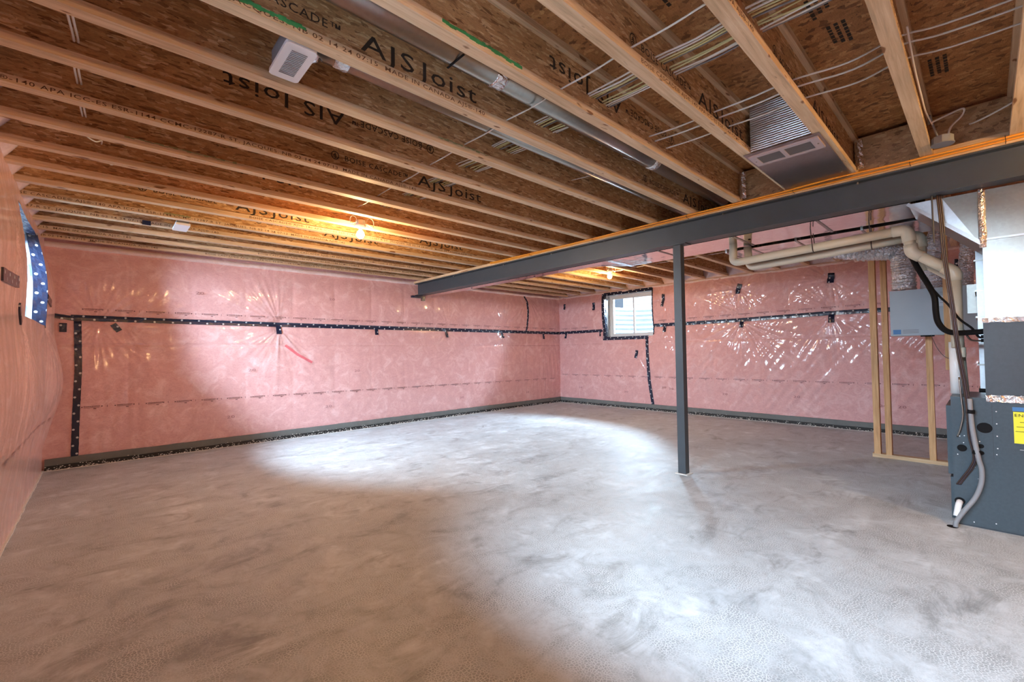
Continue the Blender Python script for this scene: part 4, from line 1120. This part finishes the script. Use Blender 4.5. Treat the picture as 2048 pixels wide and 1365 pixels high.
part('damper_plate', MB().box(5.30, 5.34, .035, .095, 1.48, 1.72), M['galv'], rd)
# stud wall frame
sf = thing('stud_frame', 'unfinished wood stud frame behind the furnace', 'stud frame', (6.29, .5, 0))
part('bottom_plate', MB().box(6.25, 6.34, -.35, .885, 0, .038), M['plate'], sf)
for (a, b) in ((.815, .870), (.720, .770), (.375, .425), (-.05, -.01)): part('stud', MB().box(6.255, 6.340, a, b, .038, 2.46), M['stud'], sf)
part('top_plate', MB().box(6.25, 6.34, -.35, .885, 2.46, 2.498), M['stud'], sf)
so = solo('loose_stud', MB().box(5.45, 5.49, .205, .245, 1.0, 2.4995), M['stud'], 'thin upright wood strip behind the brown wires', 'wood strip')

# flexible foil ducts
def flex(pts, r, label, seg=30):
    P = spline(pts, 26); rs = []; rg = random.Random(len(label))
    for i in range(len(P)): rs.append(r*(1+.05*math.sin(i*2.1)+rg.uniform(-.05, .05)))
    mbx = MB().tube(P, rs, seg)
    mbx.v = [tuple(c+rg.uniform(-.0055, .0055) for c in v) for v in mbx.v]
    return solo('flexible_duct', mbx, M['flex'], label, 'duct', loc=pts[0], smooth=False)
flex([(6.05, 1.50, 2.39), (6.05, 1.20, 2.33), (6.05, .85, 2.24), (6.08, .60, 2.20), (6.08, .56, 2.05), (6.09, .56, 1.80)], .095, 'crinkled foil duct sagging below the cream pipes into the ventilation unit')
flex([(6.10, .24, 2.40), (6.07, .32, 2.22), (6.06, .345, 2.05), (6.08, .35, 1.79)], .085, 'crinkled foil duct entering the ventilation unit behind the black hose')
flex([(6.05, .08, 2.40), (6.08, .09, 2.15), (6.10, .11, 1.95), (6.11, .115, 1.79)], .055, 'narrow vertical foil duct beside the cream pipe elbow')
flex([(5.62, 2.05, 2.41), (5.60, 1.80, 2.34), (5.60, 1.55, 2.37), (5.6, 1.2, 2.40)], .07, 'short foil duct showing behind the bend of the cream pipes')

# vent pipes
PR = .036
p1 = thing('vent_pipe', 'cream vent pipe under the ducts, nearer of the two', 'pipe', (4.55, .4, 2.05))
P1 = [(4.62, 1.69, 2.30), (4.60, 1.69, 2.065), (4.55, 1.0, 2.085), (4.50, .385, 2.105), (4.50, .365, 1.925), (4.50, .16, 1.755), (4.50, .135, 1.70), (4.50, .135, 1.23)]
part('pipe_run', MB().tube(rounded(P1[:4], .06, 6), PR, 20), M['pvc'], p1, smooth=True)
part('elbow', MB().tube(rounded([(4.505, .47, 2.103), (4.50, .385, 2.105), (4.50, .372, 2.01)], .06, 7), PR+.006, 20), M['pvc'], p1, smooth=True)
part('pipe_run', MB().tube([(4.50, .375, 2.02), (4.50, .366, 1.96)], PR, 20), M['pvc'], p1, smooth=True)
part('elbow', MB().tube(rounded([(4.50, .369, 1.985), (4.50, .363, 1.925), (4.50, .31, 1.882)], .05, 7), PR+.006, 20), M['pvc'], p1, smooth=True)
part('pipe_run', MB().tube([(4.50, .33, 1.90), (4.50, .18, 1.775)], PR, 20), M['pvc'], p1, smooth=True)
part('elbow', MB().tube(rounded([(4.50, .19, 1.785), (4.50, .137, 1.742), (4.50, .135, 1.68)], .05, 7), PR+.006, 20), M['pvc'], p1, smooth=True)
part('pipe_run', MB().tube([(4.50, .135, 1.70), (4.50, .137, 1.20)], PR-.002, 20), M['pvc'], p1, smooth=True)
part('pipe_run', MB().tube([(4.54, .152, 1.24), (4.54, .150, .866)], PR-.002, 20), M['white_pvc'], p1, smooth=True, label='white lower pipe run')
part('coupling', MB().tube([(4.50, .112, 1.20), (4.50, .112, 1.13)], .017, 14), M['pvc'], p1, smooth=True)
p2 = thing('vent_pipe', 'cream vent pipe under the ducts, farther of the two', 'pipe', (4.68, .4, 2.02))
part('pipe_run', MB().tube(rounded([(4.80, 1.62, 2.24), (4.78, 1.60, 2.03), (4.72, 1.0, 2.045), (4.66, .34, 2.075)], .06, 6), PR, 20), M['pvc'], p2, smooth=True)
part('elbow', MB().tube(rounded([(4.665, .42, 2.072), (4.66, .33, 2.076), (4.66, .322, 1.98)], .06, 7), PR+.006, 20), M['pvc'], p2, smooth=True)
part('pipe_run', MB().tube([(4.66, .325, 2.0), (4.66, .32, 1.80)], PR, 20), M['pvc'], p2, smooth=True)
part('pipe_run', MB().tube([(4.66, .31, 1.86), (4.66, .16, 1.72), (4.66, .14, 1.30), (4.62, .12, .866)], PR-.004, 18), M['pvc'], p2, smooth=True)
for y, x, z in ((1.0, 4.55, 2.086), (.62, 4.69, 2.062)):
    pts = [(x-.045, y+.01, 2.249)]+[(x-.04*math.cos(a)-.0, y, z-.041*math.sin(a)) for a in [math.pi*j/10 for j in range(0, 11)]]+[(x+.045, y+.01, 2.22)]
    solo('pipe_hanger', MB().tube(pts, .004, 6), M['wire_brown'], ('brown' if y < .9 else 'dark')+' wire hanger looped under the '+('farther' if y < .9 else 'nearer')+' cream pipe', 'hanger', loc=pts[0])

# black hoses and wires
tube_thing('insulated_hose', [(4.62, .405, 2.03), (4.60, .37, 1.90), (4.56, .325, 1.78), (4.50, .275, 1.66), (4.46, .245, 1.57), (4.45, .24, 1.46), (4.45, .23, 1.385), (4.42, .195, 1.325), (4.38, .14, 1.302), (4.33, .06, 1.302), (4.30, .005, 1.305)],
           .0185, M['black'], 'thick black insulated hose curving into the coil cabinet', 'hose', seg=14)
tube_thing('thin_hose', [(4.50, .275, 1.67), (4.44, .22, 1.575), (4.40, .17, 1.50), (4.38, .12, 1.40), (4.36, .06, 1.33), (4.33, .03, 1.27), (4.31, .005, 1.268)], .007, M['black'], 'thin black hose branching from the thick hose', 'hose')
tube_thing('copper_line', [(4.38, .10, 1.32), (4.37, .075, 1.26), (4.35, .05, 1.245), (4.32, .0, 1.245)], .006, M['wire_brown'], 'thin copper line bending into the coil cabinet below the hose', 'pipe')
for i, (dx, mt, lab) in enumerate(((0, 'wire_brown', 'leftmost brown'), (.010, 'wire_purple', 'middle mauve'), (.020, 'wire_brown', 'rightmost brown'))):
    dy = -.008*i
    tube_thing('wire', [(4.20+dx, .20+dy, 2.249), (4.20+dx, .19+dy, 2.05), (4.20+dx, .183+dy, 1.85), (4.20+dx, .168+dy, 1.65), (4.20+dx, .152+dy, 1.45), (4.20+dx, .135+dy, 1.2), (4.205+dx, .112+dy, .98), (4.21+dx, .098+dy, .80), (4.22+dx, .095+dy, .62), (4.22+dx, .075+dy, .48), (4.23+dx, .095+dy, .40), (4.24+dx, .125+dy, .34), (FX-.002, .160+dy, .27)],
               .0046, M[mt], f'{lab} wire hanging from the beam down the furnace side', 'wire')
tube_thing('drain_tube', [(4.22, .083, .86), (4.22, .078, .70), (4.215, .066, .58), (4.21, .052, .47), (4.21, .040, .40), (4.21, .045, .31), (4.21, .075, .21), (4.20, .13, .11), (4.19, .165, .04), (4.185, .17, .002)],
           .0135, M['cable_grey'], 'grey drain tube bowing down the furnace side to the floor', 'tube', seg=14)
for z, y in ((.775, .080), (.51, .058)): solo('pipe_clamp', MB().tube([(4.222, y+.002, z-.012), (4.222, y, z+.012)], .022, 14), M['black'], 'black clamp on the drain tube '+('near the top of the furnace' if z > .7 else 'halfway down the furnace'), 'clamp')
solo('metal_tube', MB().tube(spline([(4.24, .128, 1.0), (4.235, .121, .85), (4.235, .116, .75), (4.245, .130, .66), (4.262, .148, .595)], 6), .005, 8), M['galv'], 'thin silver tube curving into the furnace side', 'tube', loc=(4.24, .128, 1.0), smooth=True)
tube_thing('wire', [(5.96, .36, 1.31), (5.5, .30, 1.20), (5.0, .24, 1.14), (4.6, .19, 1.12), (4.52, .17, 1.14)], .0025, M['wire_brown'], 'thin wire drooping from the ventilation unit to the pipes', 'wire')
solo('floor_drain_hole', MB().tube([(4.185, .185, .0005), (4.185, .185, .003)], .028, 18), M['black'], 'small dark drain hole in the floor where the grey tube ends', 'drain')
solo('support_rod', MB().tube([(4.192, .225, 2.249), (4.192, .222, 1.92)], .005, 8), M['steel'], 'thin dark rod hanging from the beam beside the brown wires', 'rod')
